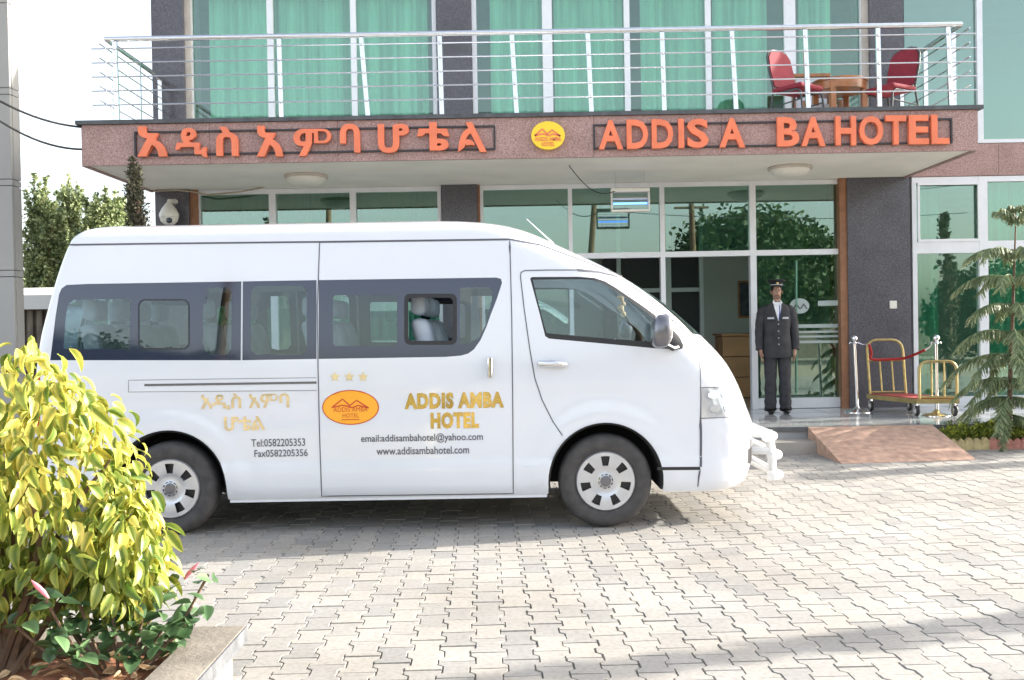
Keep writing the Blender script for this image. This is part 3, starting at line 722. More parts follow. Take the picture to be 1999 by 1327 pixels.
POLY['pane_narrow'] = ip([(406, 562), (440, 561), (450, 566), (452, 580), (452, 680), (445, 692), (420, 694), (402, 690), (396, 667), (397, 593), (404, 590)])
POLY['pane_mid'] = ip(rrect(490, 558, 599, 692, 14))
POLY['pane_door'] = ip(rrect(650, 576, 775, 675, 7))
POLY['opening'] = ip(rrect(797, 581, 884, 665, 8))
POLY['opening_frame'] = ip(rrect(789, 573, 892, 673, 12))
POLY['pane_front'] = ip([(898, 561), (955, 561), (961, 569), (960, 585), (950, 630), (936, 658), (918, 670), (898, 672)])
POLY['frit_rear'] = ip([(98, 703), (101, 679), (108, 620), (115, 575), (120, 563), (130, 556), (172, 554), (471, 549), (470, 703)])
POLY['frit_mid'] = ip([(474, 549), (618, 546.5), (618, 700.5), (473, 703)])
POLY['frit_door'] = ip([(622, 546.5), (968, 541.5), (978, 544), (980, 552), (970, 583), (958, 614), (950, 637), (938, 664), (925, 682), (914, 690), (900, 694), (870, 696.5), (622, 700.5)])
POLY['door_glass'] = ip(z4([(188, 217), (500, 212), (700, 215), (800, 232), (880, 272), (1000, 350), (1150, 455), (1290, 560), (1400, 650), (1395, 800), (900, 765), (320, 714), (295, 640)]))
POLY['door_rubber'] = ip(z4([(165, 205), (185, 192), (600, 190), (760, 200), (860, 232), (950, 285), (1060, 360), (1200, 455), (1330, 550), (1470, 660), (1550, 750), (1582, 820), (1575, 855), (1540, 863), (1300, 850), (340, 762), (305, 740), (250, 520)]))
FD_PX = [(1016, 540), (1017, 532), (1024, 528), (1070, 527), (1127, 527), (1169, 531), (1202, 539), (1253, 572), (1316, 627), (1348, 658), (1361, 675), (1367, 722), (1368, 780), (1367, 911), (1283, 911), (1180, 905), (1098, 850), (1079, 822), (1058, 780), (1044, 738), (1034, 680), (1023, 601)]
POLY['front_door'] = ip(FD_PX)
POLY['sliding_door'] = ip([(624, 473), (995, 468), (997, 540), (999, 620), (1001, 800), (1002, 963), (628, 968), (624, 850), (621, 720), (619.5, 600)])
for nm, cxw in (('arch_front', WXF), ('arch_rear', WXR)):
    POLY[nm] = [(cxw + .41 * cos(a), WZ + .42 * sin(a)) for a in [pi * k / 28 for k in range(29)]] + [(cxw - .41, .2), (cxw + .41, .2)]
s0 = inv(1369, 780)[0]
POLY['headlight'] = [(s0, .775), (s0 + .40, .78), (s0 + .66, .80), (s0 + .70, .86), (s0 + .60, .96), (s0 + .45, .99), (s0, .99)]
def apil(px, py, d):
    s, v = inv(px, py); return (s + d, v)
wl = [apil(1212, 543, .16), apil(1253, 572, .15), apil(1316, 627, .15), apil(1340, 652, .14)]
top_v = wl[0][1]; bot_v = wl[-1][1]
POLY['windscreen'] = wl + [(smax(bot_v - .03), bot_v - .03)] + [(smax(bot_v + (top_v + .03 - bot_v) * k / 8) , bot_v + (top_v + .03 - bot_v) * k / 8) for k in range(9)]
POLY['grille'] = [(smax(.5) - .75, .42), (smax(.5), .40), (smax(.5), .54), (smax(.5) - .75, .53)]
POLY['rear_glass'] = [(smin(1.3) - .0, 1.28), (smin(1.3) + .78, 1.28), (smin(1.8) + .76, 1.80), (smin(1.8), 1.80)]
POLY['tail_lamp'] = [(smin(1) + .80, .78), (smin(1) + 1.0, .78), (smin(1.2) + .99, 1.18), (smin(1.2) + .80, 1.18)]
ORDER = ['opening', 'pane_rear', 'pane_slide', 'pane_narrow', 'pane_mid', 'pane_door', 'opening_frame', 'pane_front', 'frit_rear', 'frit_mid', 'frit_door', 'door_glass', 'door_rubber',
         'arch_front', 'arch_rear', 'headlight', 'windscreen', 'grille', 'rear_glass', 'tail_lamp', 'front_door', 'sliding_door']
# triangulate the half shell in (s, v)
VT = ZG + LV; step = .045
vlist = [.25 + i * .0425 for i in range(44)]; vlist = [v for v in vlist if v < ZG - .02] + [ZG] + [ZG + LV * (k / 18) ** 1.5 for k in range(1, 19)]
pts, edges = [], []
def addpoly(pl, closed=True):
    o = len(pts); pts.extend(Vector(p) for p in pl); n = len(pl)
    edges.extend((o + i, o + (i + 1) % n) for i in range(n if closed else n - 1))
dom = [(smin(v), v) for v in vlist] + [(smax(v), v) for v in reversed(vlist)]
bot = [(smax(.25) + (smin(.25) - smax(.25)) * k / 150, .25) for k in range(1, 150)]
topl = [(smin(VT) + (smax(VT) - smin(VT)) * k / 90, VT) for k in range(1, 90)]
nl = len(vlist); DOM = dom[:nl] + topl + dom[nl:] + bot
addpoly(DOM)
for k in ORDER: addpoly(dense(POLY[k], .03))
gut = ipo([(125, 478), (300, 475.5), (624, 472), (995, 467), (1055, 478), (1125, 504), (1210, 537)])
addpoly(dense(gut, .04, False), False)
for v in vlist[1:-1]:
    a, c = smin(v), smax(v); n = int((c - a) / step)
    for i in range(1, n):
        pts.append(Vector((a + (c - a) * i / n + random.uniform(-.002, .002), v + random.uniform(-.001, .001) if v < 2.05 else v)))
V2, E2, F2, *_ = delaunay_2d_cdt(pts, edges, [], 0, 1e-5)
bb = {k: (min(p[0] for p in q), max(p[0] for p in q), min(p[1] for p in q), max(p[1] for p in q)) for k, q in POLY.items()}
REG = {k: [] for k in ORDER}; REG['body'] = []; REG['roof'] = []
gs = sorted(gut); gf = pchip([(p[0], p[1]) for p in gs])
for f in F2:
    cx_ = sum(V2[i].x for i in f) / 3; cy_ = sum(V2[i].y for i in f) / 3
    if not inside(DOM, cx_, cy_): continue
    r = None
    for k in ORDER:
        q = bb[k]
        if q[0] <= cx_ <= q[1] and q[2] <= cy_ <= q[3] and inside(POLY[k], cx_, cy_): r = k; break
    if not r: r = 'roof' if cy_ > (gf(cx_) if cx_ < gs[-1][0] else gs[-1][1] - .05) else 'body'
    REG[r].append(f)
def region(faces, side, off=0.0, joinmap=None):
    b = MB(); mp = {}
    for f in faces:
        q = []
        for i in f:
            if i not in mp: mp[i] = len(b.v); b.v.append(tuple(surfn(V2[i].x, V2[i].y, side, off) if off else surf(V2[i].x, V2[i].y, side)))
            q.append(mp[i])
        a, c, d = (Vector(b.v[k]) for k in q)
        if side > 0: q.reverse()
        b.f.append(tuple(q))
    return b
matmap = {'pane': 'van_glass', 'frit': 'frit'}
def part_from(keys, name, m, sides=(-1, 1), off=0.0, join=False, par=None, smooth=45):
    acc = MB(); obs = []
    for sd in sides:
        b = region([f for k in keys for f in REG[k]], sd, off)
        if join: acc.add(b.v, b.f)
        else: obs.append(b.build(name, m, par or VAN, smooth=smooth))
    if join:
        o = acc.build(name, m, par or VAN); me = o.data; bm_ = bmesh.new(); bm_.from_mesh(me); bmesh.ops.remove_doubles(bm_, verts=bm_.verts, dist=.0008); bm_.to_mesh(me); bm_.free(); smooth_me(me, smooth); obs.append(o)
    return obs
part_from(['body'], 'body', 'white_paint', join=True)
part_from(['roof'], 'roof', 'white_paint', join=True, smooth=60)
fd = part_from(['front_door'], 'front_door', 'white_paint'); sd_ = part_from(['sliding_door'], 'sliding_door', 'white_paint')
part_from(['body', 'sliding_door', 'front_door', 'roof'], 'interior_trim', 'trim_grey', join=True, off=-.035, smooth=180)
for i, sdn in enumerate((-1, 1)):
    part_from(['door_glass'], 'window', 'van_glass', (sdn,), par=fd[i]); part_from(['door_rubber'], 'window_rubber', 'black_rubber', (sdn,), par=fd[i])
    part_from(['frit_door'], 'window_band', 'frit', (sdn,), par=sd_[i]); part_from(['opening_frame'], 'window_frame', 'black_rubber', (sdn,), par=sd_[i])
    part_from(['pane_door'], 'window', 'van_glass', (sdn,), par=sd_[i]); part_from(['pane_front'], 'window', 'van_glass', (sdn,), par=sd_[i])
    if sdn > 0: part_from(['opening'], 'window', 'van_glass', (sdn,), par=sd_[i])
    for k in ('frit_rear', 'frit_mid'): part_from([k], 'window_band', 'frit', (sdn,))
    for k in ('pane_rear', 'pane_slide', 'pane_narrow', 'pane_mid'): part_from([k], 'window', 'van_glass', (sdn,))
    hl_ = part_from(['headlight'], 'headlight', 'lamp_lens', (sdn,), smooth=60)[0]
    for du, dv_ in ((.12, .155), (.30, .155), (.12, .06), (.30, .06)):
        p = surfn(s0 + du, .78 + dv_, sdn, .003); q = surfn(s0 + du, .78 + dv_, sdn, .006); n_ = (q - p).normalized()
        e1 = n_.cross(Vector((0, 0, 1))).normalized(); e2 = e1.cross(n_)
        MB().prism([p + e1 * (.045 * cos(2 * pi * k / 16)) + e2 * (.026 * sin(2 * pi * k / 16)) for k in range(16)], n_ * .004).build('lamp_cell', 'lamp_cell', hl_)
    part_from(['tail_lamp'], 'tail_lamp', mat('tail_red', (.45, .01, .01), .15, coat=1), (sdn,))
part_from(['windscreen'], 'windscreen', 'clear_glass', join=True); part_from(['rear_glass'], 'rear_window', 'van_glass', join=True); part_from(['grille'], 'grille', 'black_plastic', join=True)
# seams
def strip(sv, w_, name, m, par, off=.003, step_=.03, side=-1):
    sv = dense(sv, step_, False); L_, R_ = ribbon2(sv, w_); n = len(L_); b = MB()
    b.v = [tuple(surfn(p[0], p[1], side, off)) for p in L_ + R_]; b.f = [(i, i + 1, n + i + 1, n + i) for i in range(n - 1)]
    return b.build(name, m, par)
for side in (-1, 1):
    k = 0 if side < 0 else 1
    strip(gut, .012, 'roof_seam', 'seam', VAN, side=side)
    strip(POLY['sliding_door'] + POLY['sliding_door'][:1], .007, 'door_gap', 'seam', sd_[k], side=side)
    strip(ipo(FD_PX[-6:] + FD_PX[:14]), .007, 'door_gap', 'seam', fd[k], side=side)
    strip(ipo(FD_PX[4:10]), .018, 'door_gap', 'seam', fd[k], side=side, off=.004)
    strip(ipo([(1283, 914.5), (1366, 914)]), .022, 'door_sill', 'black_rubber', fd[k], side=side)
    strip(ipo([(1366, 918), (1362, 950)]), .004, 'bumper_gap', 'seam', VAN, side=side)
    strip([(s0 - .002, .773), (s0 + .4, .778), (s0 + .67, .798)], .005, 'bumper_gap', 'seam', VAN, side=side)
    strip([(s0 - .002, .992), (s0 + .45, .992), (s0 + .6, .963)], .005, 'lamp_gap', 'seam', VAN, side=side)
    strip(ipo([(282, 751.5), (450, 749), (618, 746.5)]), .016, 'slide_rail', 'mirror_grey', VAN, side=side)
    strip(ipo([(251, 765), (251, 742), (430, 739.5), (618, 737)]), .003, 'rail_cover', 'seam', VAN, side=side)
    strip(ipo([(251, 765), (618, 762)]), .003, 'rail_cover', 'seam', VAN, side=side)
    strip([(smax(.5) - .62, .33), (smax(.5) - .63, .60)], .03, 'fog_lamp_gap', 'black_plastic', VAN, side=side)
    strip(ipo([(472.2, 549), (471.3, 703)]), .006, 'glass_gap', 'trim_grey', VAN, side=side)
    strip(ipo(rrect(271, 585, 369, 681, 12) + [(369, 669)]), .007, 'window_rubber', 'black_rubber', VAN, side=side)
    # arch liner
    for cxw in (WXF, WXR):
        b = MB(); n = 40
        for i in range(n + 1):
            a = -.16 + (pi + .32) * i / n; x, z = cxw + .41 * cos(a), WZ + .42 * sin(a)
            yo = YC + side * (HWt(max(.25, z)) + .012 * (z > .36)); b.v += [(x, yo, z), (cxw + .395 * cos(a), yo - side * .02, WZ + .405 * sin(a)), (cxw + .395 * cos(a), yo - side * .42, WZ + .405 * sin(a))]
        for i in range(n):
            q = 3 * i; b.f += [(q, q + 1, q + 4, q + 3), (q + 1, q + 2, q + 5, q + 4)]
        b.f.append(tuple(3 * i + 2 for i in range(n + 1))); b.build('arch_liner', 'arch_black', VAN, smooth=30)
box('underbody', (-3.4, YC - .85, .27), (WXR - .43, YC + .85, .45), 'black_plastic', VAN); box('underbody', (WXR + .43, YC - .86, .27), (WXF - .43, YC + .86, .50), 'black_plastic', VAN)
box('underbody', (WXR - .43, YC - .5, .27), (WXR + .43, YC + .5, .45), 'black_plastic', VAN); box('underbody', (WXF - .43, YC - .5, .3), (1.5, YC + .5, .5), 'black_plastic', VAN)
MB().box((WXR + .42, YC - .895, .225), (WXF - .42, YC - .87, .26)).build('sill', 'white_paint', VAN)
MB().box((WXR + .42, YC + .87, .225), (WXF - .42, YC + .895, .26)).build('sill', 'white_paint', VAN)
# wheels
def wheel(x, side):
    yo = YC + side * .925; sg = side
    def T(v): return Vector((x + v.x, yo - sg * v.y, WZ + v.z))     # local y runs inward
    prof = [(.212, .02), (.235, .004), (.28, .0), (.312, .008), (.328, .03), (.335, .06), (.335, .15), (.328, .18), (.3, .2), (.2, .205)]
    b = MB().lathe([(r, -h) for r, h in prof], (0, 0, 0), 'y', 48, cap=False).xf(T); ty = b.build('tyre', 'tyre', VAN, smooth=50, recalc=True)
    rings = [(.0, .012), (.045, .012), (.052, .016), (.085, .016), (.100, .012), (.110, .009), (.172, .004), (.180, .005), (.205, .004), (.213, .022)]
    n = 7 * 10; b = MB()
    for r, h in rings:
        for k in range(n): a = 2 * pi * (k + .0) / n + pi / 2 - 2 * pi * 4 / n * .5; b.v.append((r * cos(a), h, r * sin(a)))
    for i in range(len(rings) - 1):
        for k in range(n):
            hole = .110 <= rings[i][0] < .180 and (k % 10) in (0, 1, 2, 3) if i != 5 else (k % 10) in (0, 1, 2, 3)
            if i == 6: hole = (k % 10) in (0, 1, 2, 3)
            if hole: continue
            q = (i * n + k, i * n + (k + 1) % n, (i + 1) * n + (k + 1) % n, (i + 1) * n + k); b.f.append(q)
    for k in range(n):      # lips of the windows
        if (k % 10) in (0, 1, 2, 3):
            for i, d in ((5, .03), (7, .03)):
                a0 = b.v[i * n + k]; a1 = b.v[i * n + (k + 1) % n]; b.add([a0, a1, (a1[0], a1[1] + d, a1[2]), (a0[0], a0[1] + d, a0[2])], [(0, 1, 2, 3)])
    b.xf(T); rm = b.build('hubcap', 'rim_silver', VAN, smooth=35, recalc=False)
    MB().lathe([(.205, -.045), (.05, -.05)], (0, 0, 0), 'y', 32).xf(T).build('wheel_disc', 'black_plastic', rm)
    MB().lathe([(.040, -.011), (.039, -.008), (.032, -.0065), (.012, -.006)], (0, 0, 0), 'y', 20).xf(T).build('hub_badge', 'mirror_grey', rm, smooth=True)
    for k in range(10):
        a = 2 * pi * k / 10; b = MB(); b.prism([(.047 * cos(a + u), .0105, .047 * sin(a + u)) for u in (0, .2, .4)] + [(.053 * cos(a + u), .0105, .053 * sin(a + u)) for u in (.4, .2, 0)], (0, -.003, 0)).xf(T).build('hub_slot', 'black_plastic', rm)
for x in (WXF, WXR):
    for sdn in (-1, 1): wheel(x, sdn)
# mirrors, handles, aerial, wiper cowl
for side in (-1, 1):
    c = P(1291, 646, YN - .12); c.y = YC + side * (HWM + .13)
    b = MB().sphere((0, 0, 0), 1, 20, 14)
    b.xf(lambda v: Vector((c.x + .075 * math.copysign(abs(v.x) ** .7, v.x) + .012 * v.z, c.y + .10 * math.copysign(abs(v.y) ** .75, v.y), c.z + .118 * math.copysign(abs(v.z) ** .75, v.z))))
    mo = b.build('mirror', 'mirror_grey', VAN, smooth=80)
    e = surf(*inv(1322, 678), side)
    MB().tube([c + Vector((.02, -side * .03, -.09)), c + Vector((.09, -side * .09, -.125)), e], .018, 8).build('mirror_arm', 'black_plastic', mo)
    a = surfn(*inv(1052, 709), side, .03); d = surfn(*inv(1106, 711), side, .03)
    MB().tube([a + Vector((0, -side * .03, 0)), a, a.lerp(d, .5) + Vector((0, side * .006, .003)), d + Vector((-.015, 0, 0)), d + Vector((0, -side * .03, -.005))], [.018, .023, .026, .023, .015], 10).build('handle', 'chrome', fd[0 if side < 0 else 1], smooth=60)
    a = surfn(*inv(957, 700), side, .03); d = surfn(*inv(957, 735), side, .03)
    MB().tube([a + Vector((0, -side * .03, 0)), a, d, d + Vector((0, -side * .03, 0))], [.02, .024, .022, .018], 10).build('handle', 'chrome', sd_[0 if side < 0 else 1], smooth=60)
r0 = surf(*inv(1072, 462)); MB().tube([r0, P(1028, 427, r0.y - .03)], [.006, .002], 6).build('aerial', 'satin_steel', VAN)
# bull bar
bp = mat('bar_white', (.78, .78, .78), .35, coat=.5)
for yy in (YC - .42, YC + .42):
    MB().tube([(1.94, yy, .62), (1.955, yy, .55), (1.97, yy, .42), (1.965, yy, .27)], .034, 12).build('bull_bar_post', bp, VAN, smooth=60)
    MB().tube([(1.80, yy, .47), (1.96, yy, .47)], .03, 8).build('bull_bar_bracket', bp, VAN); MB().tube([(1.80, yy, .60), (1.93, yy, .60)], .03, 8).build('bull_bar_bracket', bp, VAN)
for x, z, hw in ((1.93, .60, .60), (1.975, .455, .56), (1.97, .31, .60)): MB().tube([(x - .07, YC - hw - .05, z), (x, YC - hw, z), (x, YC + hw, z), (x - .07, YC + hw + .05, z)], .036, 12).build('bull_bar_tube', bp, VAN, smooth=60)
# interior
box('cabin_floor', (-3.35, YC - .8, .785), (.95, YC + .8, .815), 'trim_grey', VAN); box('cabin_front', (.95, YC - .8, .79), (1.15, YC + .8, 1.0), 'black_plastic', VAN)
MB().rbox((.92, YC - .78, .92), (1.36, YC + .78, 1.16), .08).build('dashboard', mat('dash', (.10, .11, .12), .7), VAN, smooth=60)
sw = MB(); sw.tube([Vector((.78, YC + .40, 1.16)) + Vector((.09 * sin(a), .19 * cos(a), .165 * sin(a))) for a in [2 * pi * k / 24 for k in range(24)]], .014, 8, closed=True)
sw.tube([(.78, YC + .40, 1.16), (1.0, YC + .4, 1.0)], .03, 8); sw.tube([(.78, YC + .22, 1.16), (.78, YC + .58, 1.16)], .012, 6); sw.build('steering_wheel', 'black_plastic', VAN, smooth=60)
def seat(x, y, w_=.42):
    b = MB().rbox((x, y - w_ / 2, .90), (x + .45, y + w_ / 2, 1.03), .05)
    bk = MB().rbox((x - .06, y - w_ / 2, .98), (x + .08, y + w_ / 2, 1.52), .06).xf(lambda v: Vector((v.x - (v.z - .98) * .25, v.y, v.z)))
    b.add(bk.v, bk.f); b.box((x + .05, y - .15, .816), (x + .35, y + .15, .90))
    o = b.build('seat', 'seat_cover', VAN, smooth=50)
    MB().rbox((x - .19, y - .13, 1.545), (x - .08, y + .13, 1.70), .045).build('headrest', 'seat_cover', o, smooth=50)
for x in (-2.95, -2.15, -1.35, -.55):
    for y in ((YC - .62, YC - .18, YC + .26, YC + .68) if x < -2.5 else (YC - .60, YC + .20, YC + .64)): seat(x, y)
for y in (YC - .48, YC + .45): seat(.25, y, .5)
# hanging ornament in the windscreen
oc = P(1214, 575, YC - .35); t = thing('hanging_ornament', 'beige bead ornament hanging behind the minibus windscreen', 'ornament', oc + Vector((0, 0, .12)))
bd = mat('bead', (.70, .50, .30), .6)
for k in range(11): MB().sphere(oc + Vector((.012 * sin(k * 2.1), .012 * cos(k * 1.7), .11 - k * .026)), .014 + .006 * (k % 3), 8, 6).build('bead', bd, t, smooth=True)
MB().tube([oc + Vector((0, 0, .15)), oc + Vector((0, 0, .11))], .003, 5).build('string', 'cable_pale', t)
# lettering on the flank
def decal(b, bbox, name, m, off=.003, par=None):
    x0, y0, x1, y1 = bbox; A = inv(x0, y1); B = inv(x1, y1); C_ = inv(x0, y0)
    b.v = [tuple(surfn(A[0] + (B[0] - A[0]) * v[0] + (C_[0] - A[0]) * v[1] * 0, A[1] + (B[1] - A[1]) * v[0] * 0 + (C_[1] - A[1]) * v[1], -1, off)) for v in b.v]
    return b.build(name, m, par or VAN)
SD = sd_[0]
decal(text_mb('አዲስ አምባ', .02), (393, 769, 565, 801), 'lettering', 'pale_gold'); decal(text_mb('ሆቴል', .02), (438, 813, 518, 841), 'lettering', 'pale_gold')
decal(text_mb('Tel:0582205353', .008), (491, 857, 596, 872), 'lettering', 'print_grey'); decal(text_mb('Fax0582205356', .008), (497, 878, 601, 892), 'lettering', 'print_grey')
decal(text_mb('ADDIS AMBA', .06, 1.12), (790, 767, 984, 799), 'lettering', 'gold_foil', par=SD); decal(text_mb('HOTEL', .06, 1.12), (841, 805, 935, 837), 'lettering', 'gold_foil', par=SD)
decal(text_mb('email:addisambahotel@yahoo.com', .012), (705, 848, 943, 867), 'lettering', 'print_grey', par=SD); decal(text_mb('www.addisambahotel.com', .012), (735, 873, 916, 888), 'lettering', 'print_grey', par=SD)
for cx_ in (654, 682, 709):
    sv = [inv(cx_ + (11 if k % 2 == 0 else 4.6) * sin(pi * k / 5), 735.5 - (11 if k % 2 == 0 else 4.6) * cos(pi * k / 5)) for k in range(10)]; c = inv(cx_, 735.5)
    b = MB(); b.v = [tuple(surfn(*q, -1, .003)) for q in sv + [c]]; b.f = [(i, (i + 1) % 10, 10) for i in range(10)]; b.build('star', 'pale_gold', SD)
def disc(cx_, cy_, rx, ry, off, name, m):
    b = MB(); n = 48; b.v = [tuple(surfn(*inv(cx_ + rx * u * cos(2 * pi * k / n), cy_ + ry * u * sin(2 * pi * k / n)), -1, off)) for u in (1, .5) for k in range(n)] + [tuple(surfn(*inv(cx_, cy_), -1, off))]
    b.f = [(k, (k + 1) % n, n + (k + 1) % n, n + k) for k in range(n)] + [(n + k, n + (k + 1) % n, 2 * n) for k in range(n)]; return b.build(name, m, SD)
disc(684.5, 795, 55.5, 34, .0025, 'emblem_rim', 'logo_red'); disc(684.5, 795, 53.5, 32, .0045, 'emblem', 'logo_orange')
for pl_ in mountain(684, 787, 36, 15):
    ribbon_mb(dense(pl_, 3, False), 2.6, lambda x, y: surfn(*inv(x, y), -1, .006)).build('emblem_mountain', 'logo_red', SD)
decal(text_mb('ADDIS AMBA', .0), (651, 795, 718, 804), 'emblem_lettering', 'logo_red', .006, SD); decal(text_mb('HOTEL', .0), (669, 807, 701, 815), 'emblem_lettering', 'logo_red', .006, SD)
MB().prism([surfn(*inv(x, y), -1, .006) for x, y in ((667, 818.5), (702, 817.5), (702, 819), (667, 820))], (0, -.0005, 0)).build('emblem_line', 'logo_red', SD)

# ================================================================== balcony furniture
def make_chair(label):
    t = thing('banquet_chair', label, 'chair', (0, 0, 0), 'red chairs on the balcony')
    MB().rbox((-.21, -.22, .41), (.23, .22, .475), .03).build('seat', 'burgundy', t, smooth=50)
    prof = [(-.195, .50), (.195, .50), (.215, .72), (.20, .88), (.15, .95), (.07, .975), (-.07, .975), (-.15, .95), (-.20, .88), (-.215, .72)]
    def bk(y, z, x): return Vector((x - .22 - (z - .5) * .20, y, z))
    b = MB().prism([bk(y, z, 0) for y, z in prof], (.045, 0, 0)); b.build('backrest', 'burgundy', t)
    fr = [bk(y * 1.04, .5 + (z - .5) * 1.03, .02) for y, z in prof]
    MB().tube(fr[1:] + fr[:1], .014, 8).build('back_frame', 'chair_metal', t, smooth=60)
    for s_ in (-1, 1):
        MB().tube([bk(s_ * .2, .5, .02), (-.20, s_ * .2, .42), (-.24, s_ * .21, .22), (-.30, s_ * .22, 0)], .013, 8).build('leg', 'chair_metal', t, smooth=60)
        MB().tube([(-.15, s_ * .2, .40), (.16, s_ * .2, .40), (.215, s_ * .2, .36), (.26, s_ * .21, 0)], .013, 8).build('leg', 'chair_metal', t, smooth=60)
        MB().tube([(-.245, s_ * .21, .24), (.225, s_ * .205, .27)], .009, 6).build('stretcher', 'chair_metal', t)
    return t
ch1 = make_chair('red upholstered chair on the balcony left of the round table'); q = P(1556, 200, 11.95)
ch1.location = (q.x, 11.95, ZT - .02); ch1.rotation_euler.z = radians(-55)
ch2 = copy_tree(ch1); ch2['label'] = 'red upholstered chair on the balcony right of the round table'; q = P(1742, 200, 12.0)
ch2.location = (q.x, 12.05, ZT - .02); ch2.rotation_euler.z = radians(210)
q = P(1638, 160, 12.3); t = thing('round_table', 'round glossy wooden table between the red balcony chairs', 'table', (q.x, 12.3, ZT - .02)); zt = q.z - (ZT - .02)
c = Vector((q.x, 12.3, ZT - .02))
MB().lathe([(.30, zt - .03), (.345, zt - .028), (.35, zt - .012), (.345, zt)], c, n=36).build('table_top', 'wood', t, smooth=40)
MB().lathe([(.33, zt - .13), (.335, zt - .031)], c, n=36).build('apron', 'wood', t, smooth=40)
for k in range(4):
    a = pi / 4 + k * pi / 2 + .2; MB().rbox(c + Vector((.30 * cos(a) - .035, .30 * sin(a) - .035, 0)), c + Vector((.30 * cos(a) + .035, .30 * sin(a) + .035, zt - .032)), .008).build('leg', 'wood', t)
MB().lathe([(.26, .16), (.26, .19)], c, n=30).build('shelf', 'wood', t)
q = P(1598, 150, 12.85); c = Vector((q.x, 12.85, ZT - .02)); t = thing('wooden_armchair', 'low wooden framed seat with grey back behind the round table', 'chair', c)
h = q.z + .05 - c.z
MB().rbox(c + Vector((-.30, .02, .30)), c + Vector((.12, .06, h - .05)), .01).build('back_cushion', 'trim_grey', t)
for a, d in (((-.34, 0, h - .045), (.16, .08, h)), ((-.34, 0, 0), (-.302, .08, h - .047)), ((.122, 0, 0), (.16, .08, h - .047))): MB().rbox(c + Vector(a), c + Vector(d), .008).build('frame', 'wood', t)
MB().rbox(c + Vector((-.30, -.42, .28)), c + Vector((.12, .015, .38)), .03).build('seat', 'trim_grey', t)
for x in (-.32, .14): MB().rbox(c + Vector((x - .02, -.44, 0)), c + Vector((x + .02, -.40, .42)), .006).build('leg', 'wood', t)

# ================================================================== stanchions, rope, cart
tops = []
for (px, py, lean), lb in (((1674, 804, -.03), 'chrome rope post in front of the dark column, left of the luggage cart'), ((1829, 811, .0), 'chrome rope post in front of the low end of the luggage cart')):
    b = G(px, py, ZP); t = thing('rope_post', lb, 'rope post', b, 'chrome rope posts on the platform'); k = Vector((lean, 0, 0))
    MB().lathe([(.17, 0), (.17, .008), (.15, .02), (.06, .035), (.035, .06), (.022, .08)], b, n=32).build('base', 'chrome', t, smooth=40)
    MB().tube([b + Vector((0, 0, .07)), b + Vector((0, 0, .9)) + k], .021, 14).build('pole', 'chrome', t, smooth=60)
    MB().lathe([(.028, 0), (.034, .015), (.028, .03), (.02, .035)], b + Vector((0, 0, .89)) + k, n=16).build('collar', 'chrome', t, smooth=40)
    MB().sphere(b + Vector((0, 0, .965)) + k, .042, 16, 12).build('ball', 'chrome', t, smooth=True)
    for s_ in (-1, 1): MB().tube([b + k + Vector((s_ * .02, 0, .905)), b + k + Vector((s_ * .055, 0, .915)), b + k + Vector((s_ * .065, 0, .895))], .007, 6).build('hook', 'chrome', t)
    tops.append(b + k + Vector((0, 0, .905)))
ra_, rb2 = P(1692, 770, 12.92), P(1775, 768, 12.85); fa, fb = P(1790, 786, 11.98), P(1873, 783, 11.92)
cz = ZP + .19
cart = thing('luggage_cart', 'brass luggage cart with red carpet deck and two hoop handles', 'luggage cart', (5.1, 12.4, ZP))
for q in (ra_, rb2, fa, fb): q.z = cz
MB().prism([q - Vector((0, 0, .03)) for q in (fa, fb, rb2, ra_)], (0, 0, .058)).build('deck_frame', 'brass', cart)
cc = (ra_ + rb2 + fa + fb) / 4
MB().prism([q.lerp(cc, .05) + Vector((0, 0, .029)) for q in (fa, fb, rb2, ra_)], (0, 0, .008)).build('carpet', 'red_carpet', cart)
def hoop(p, q, h, bend, name, n_in, lean=0):
    ax = (q - p); w_ = ax.length; d = ax.normalized(); up = Vector((-lean, .0, 1)); L_ = []
    L_ += [p, p + up * (h * .58)]; 
    for k in range(5): a = pi / 2 * k / 4; L_.append(p + d * (bend * (1 - cos(a))) + up * (h - bend + bend * sin(a)))
    for k in range(5): a = pi / 2 * (1 - k / 4); L_.append(q - d * (bend * (1 - cos(a))) + up * (h - bend + bend * sin(a)))
    L_ += [q + up * (h * .58), q]
    o = MB().tube(L_, .018, 10).build(name, 'brass', cart, smooth=60)
    for z in ((.04, .62) if n_in == 2 and h > .6 else (.05,)):
        MB().tube([p + up * (h * z), q + up * (h * z)], .014, 8).build('rail', 'brass', o, smooth=60)
    zt_ = .62 if h > .6 else .985
    for k in range(n_in): u = (k + 1) / (n_in + 1); MB().tube([p.lerp(q, u) + up * (h * .05), p.lerp(q, u) + up * (h * zt_)], .012, 8).build('upright', 'brass', o, smooth=60)
up3 = Vector((0, 0, .03))
hoop(ra_.lerp(rb2, .08) + up3, rb2.lerp(ra_, .08) + up3, .72, .13, 'tall_hoop', 2, .06)
hoop(fa.lerp(fb, .06) + up3, fb.lerp(fa, .06) + up3, .46, .10, 'low_hoop', 2)
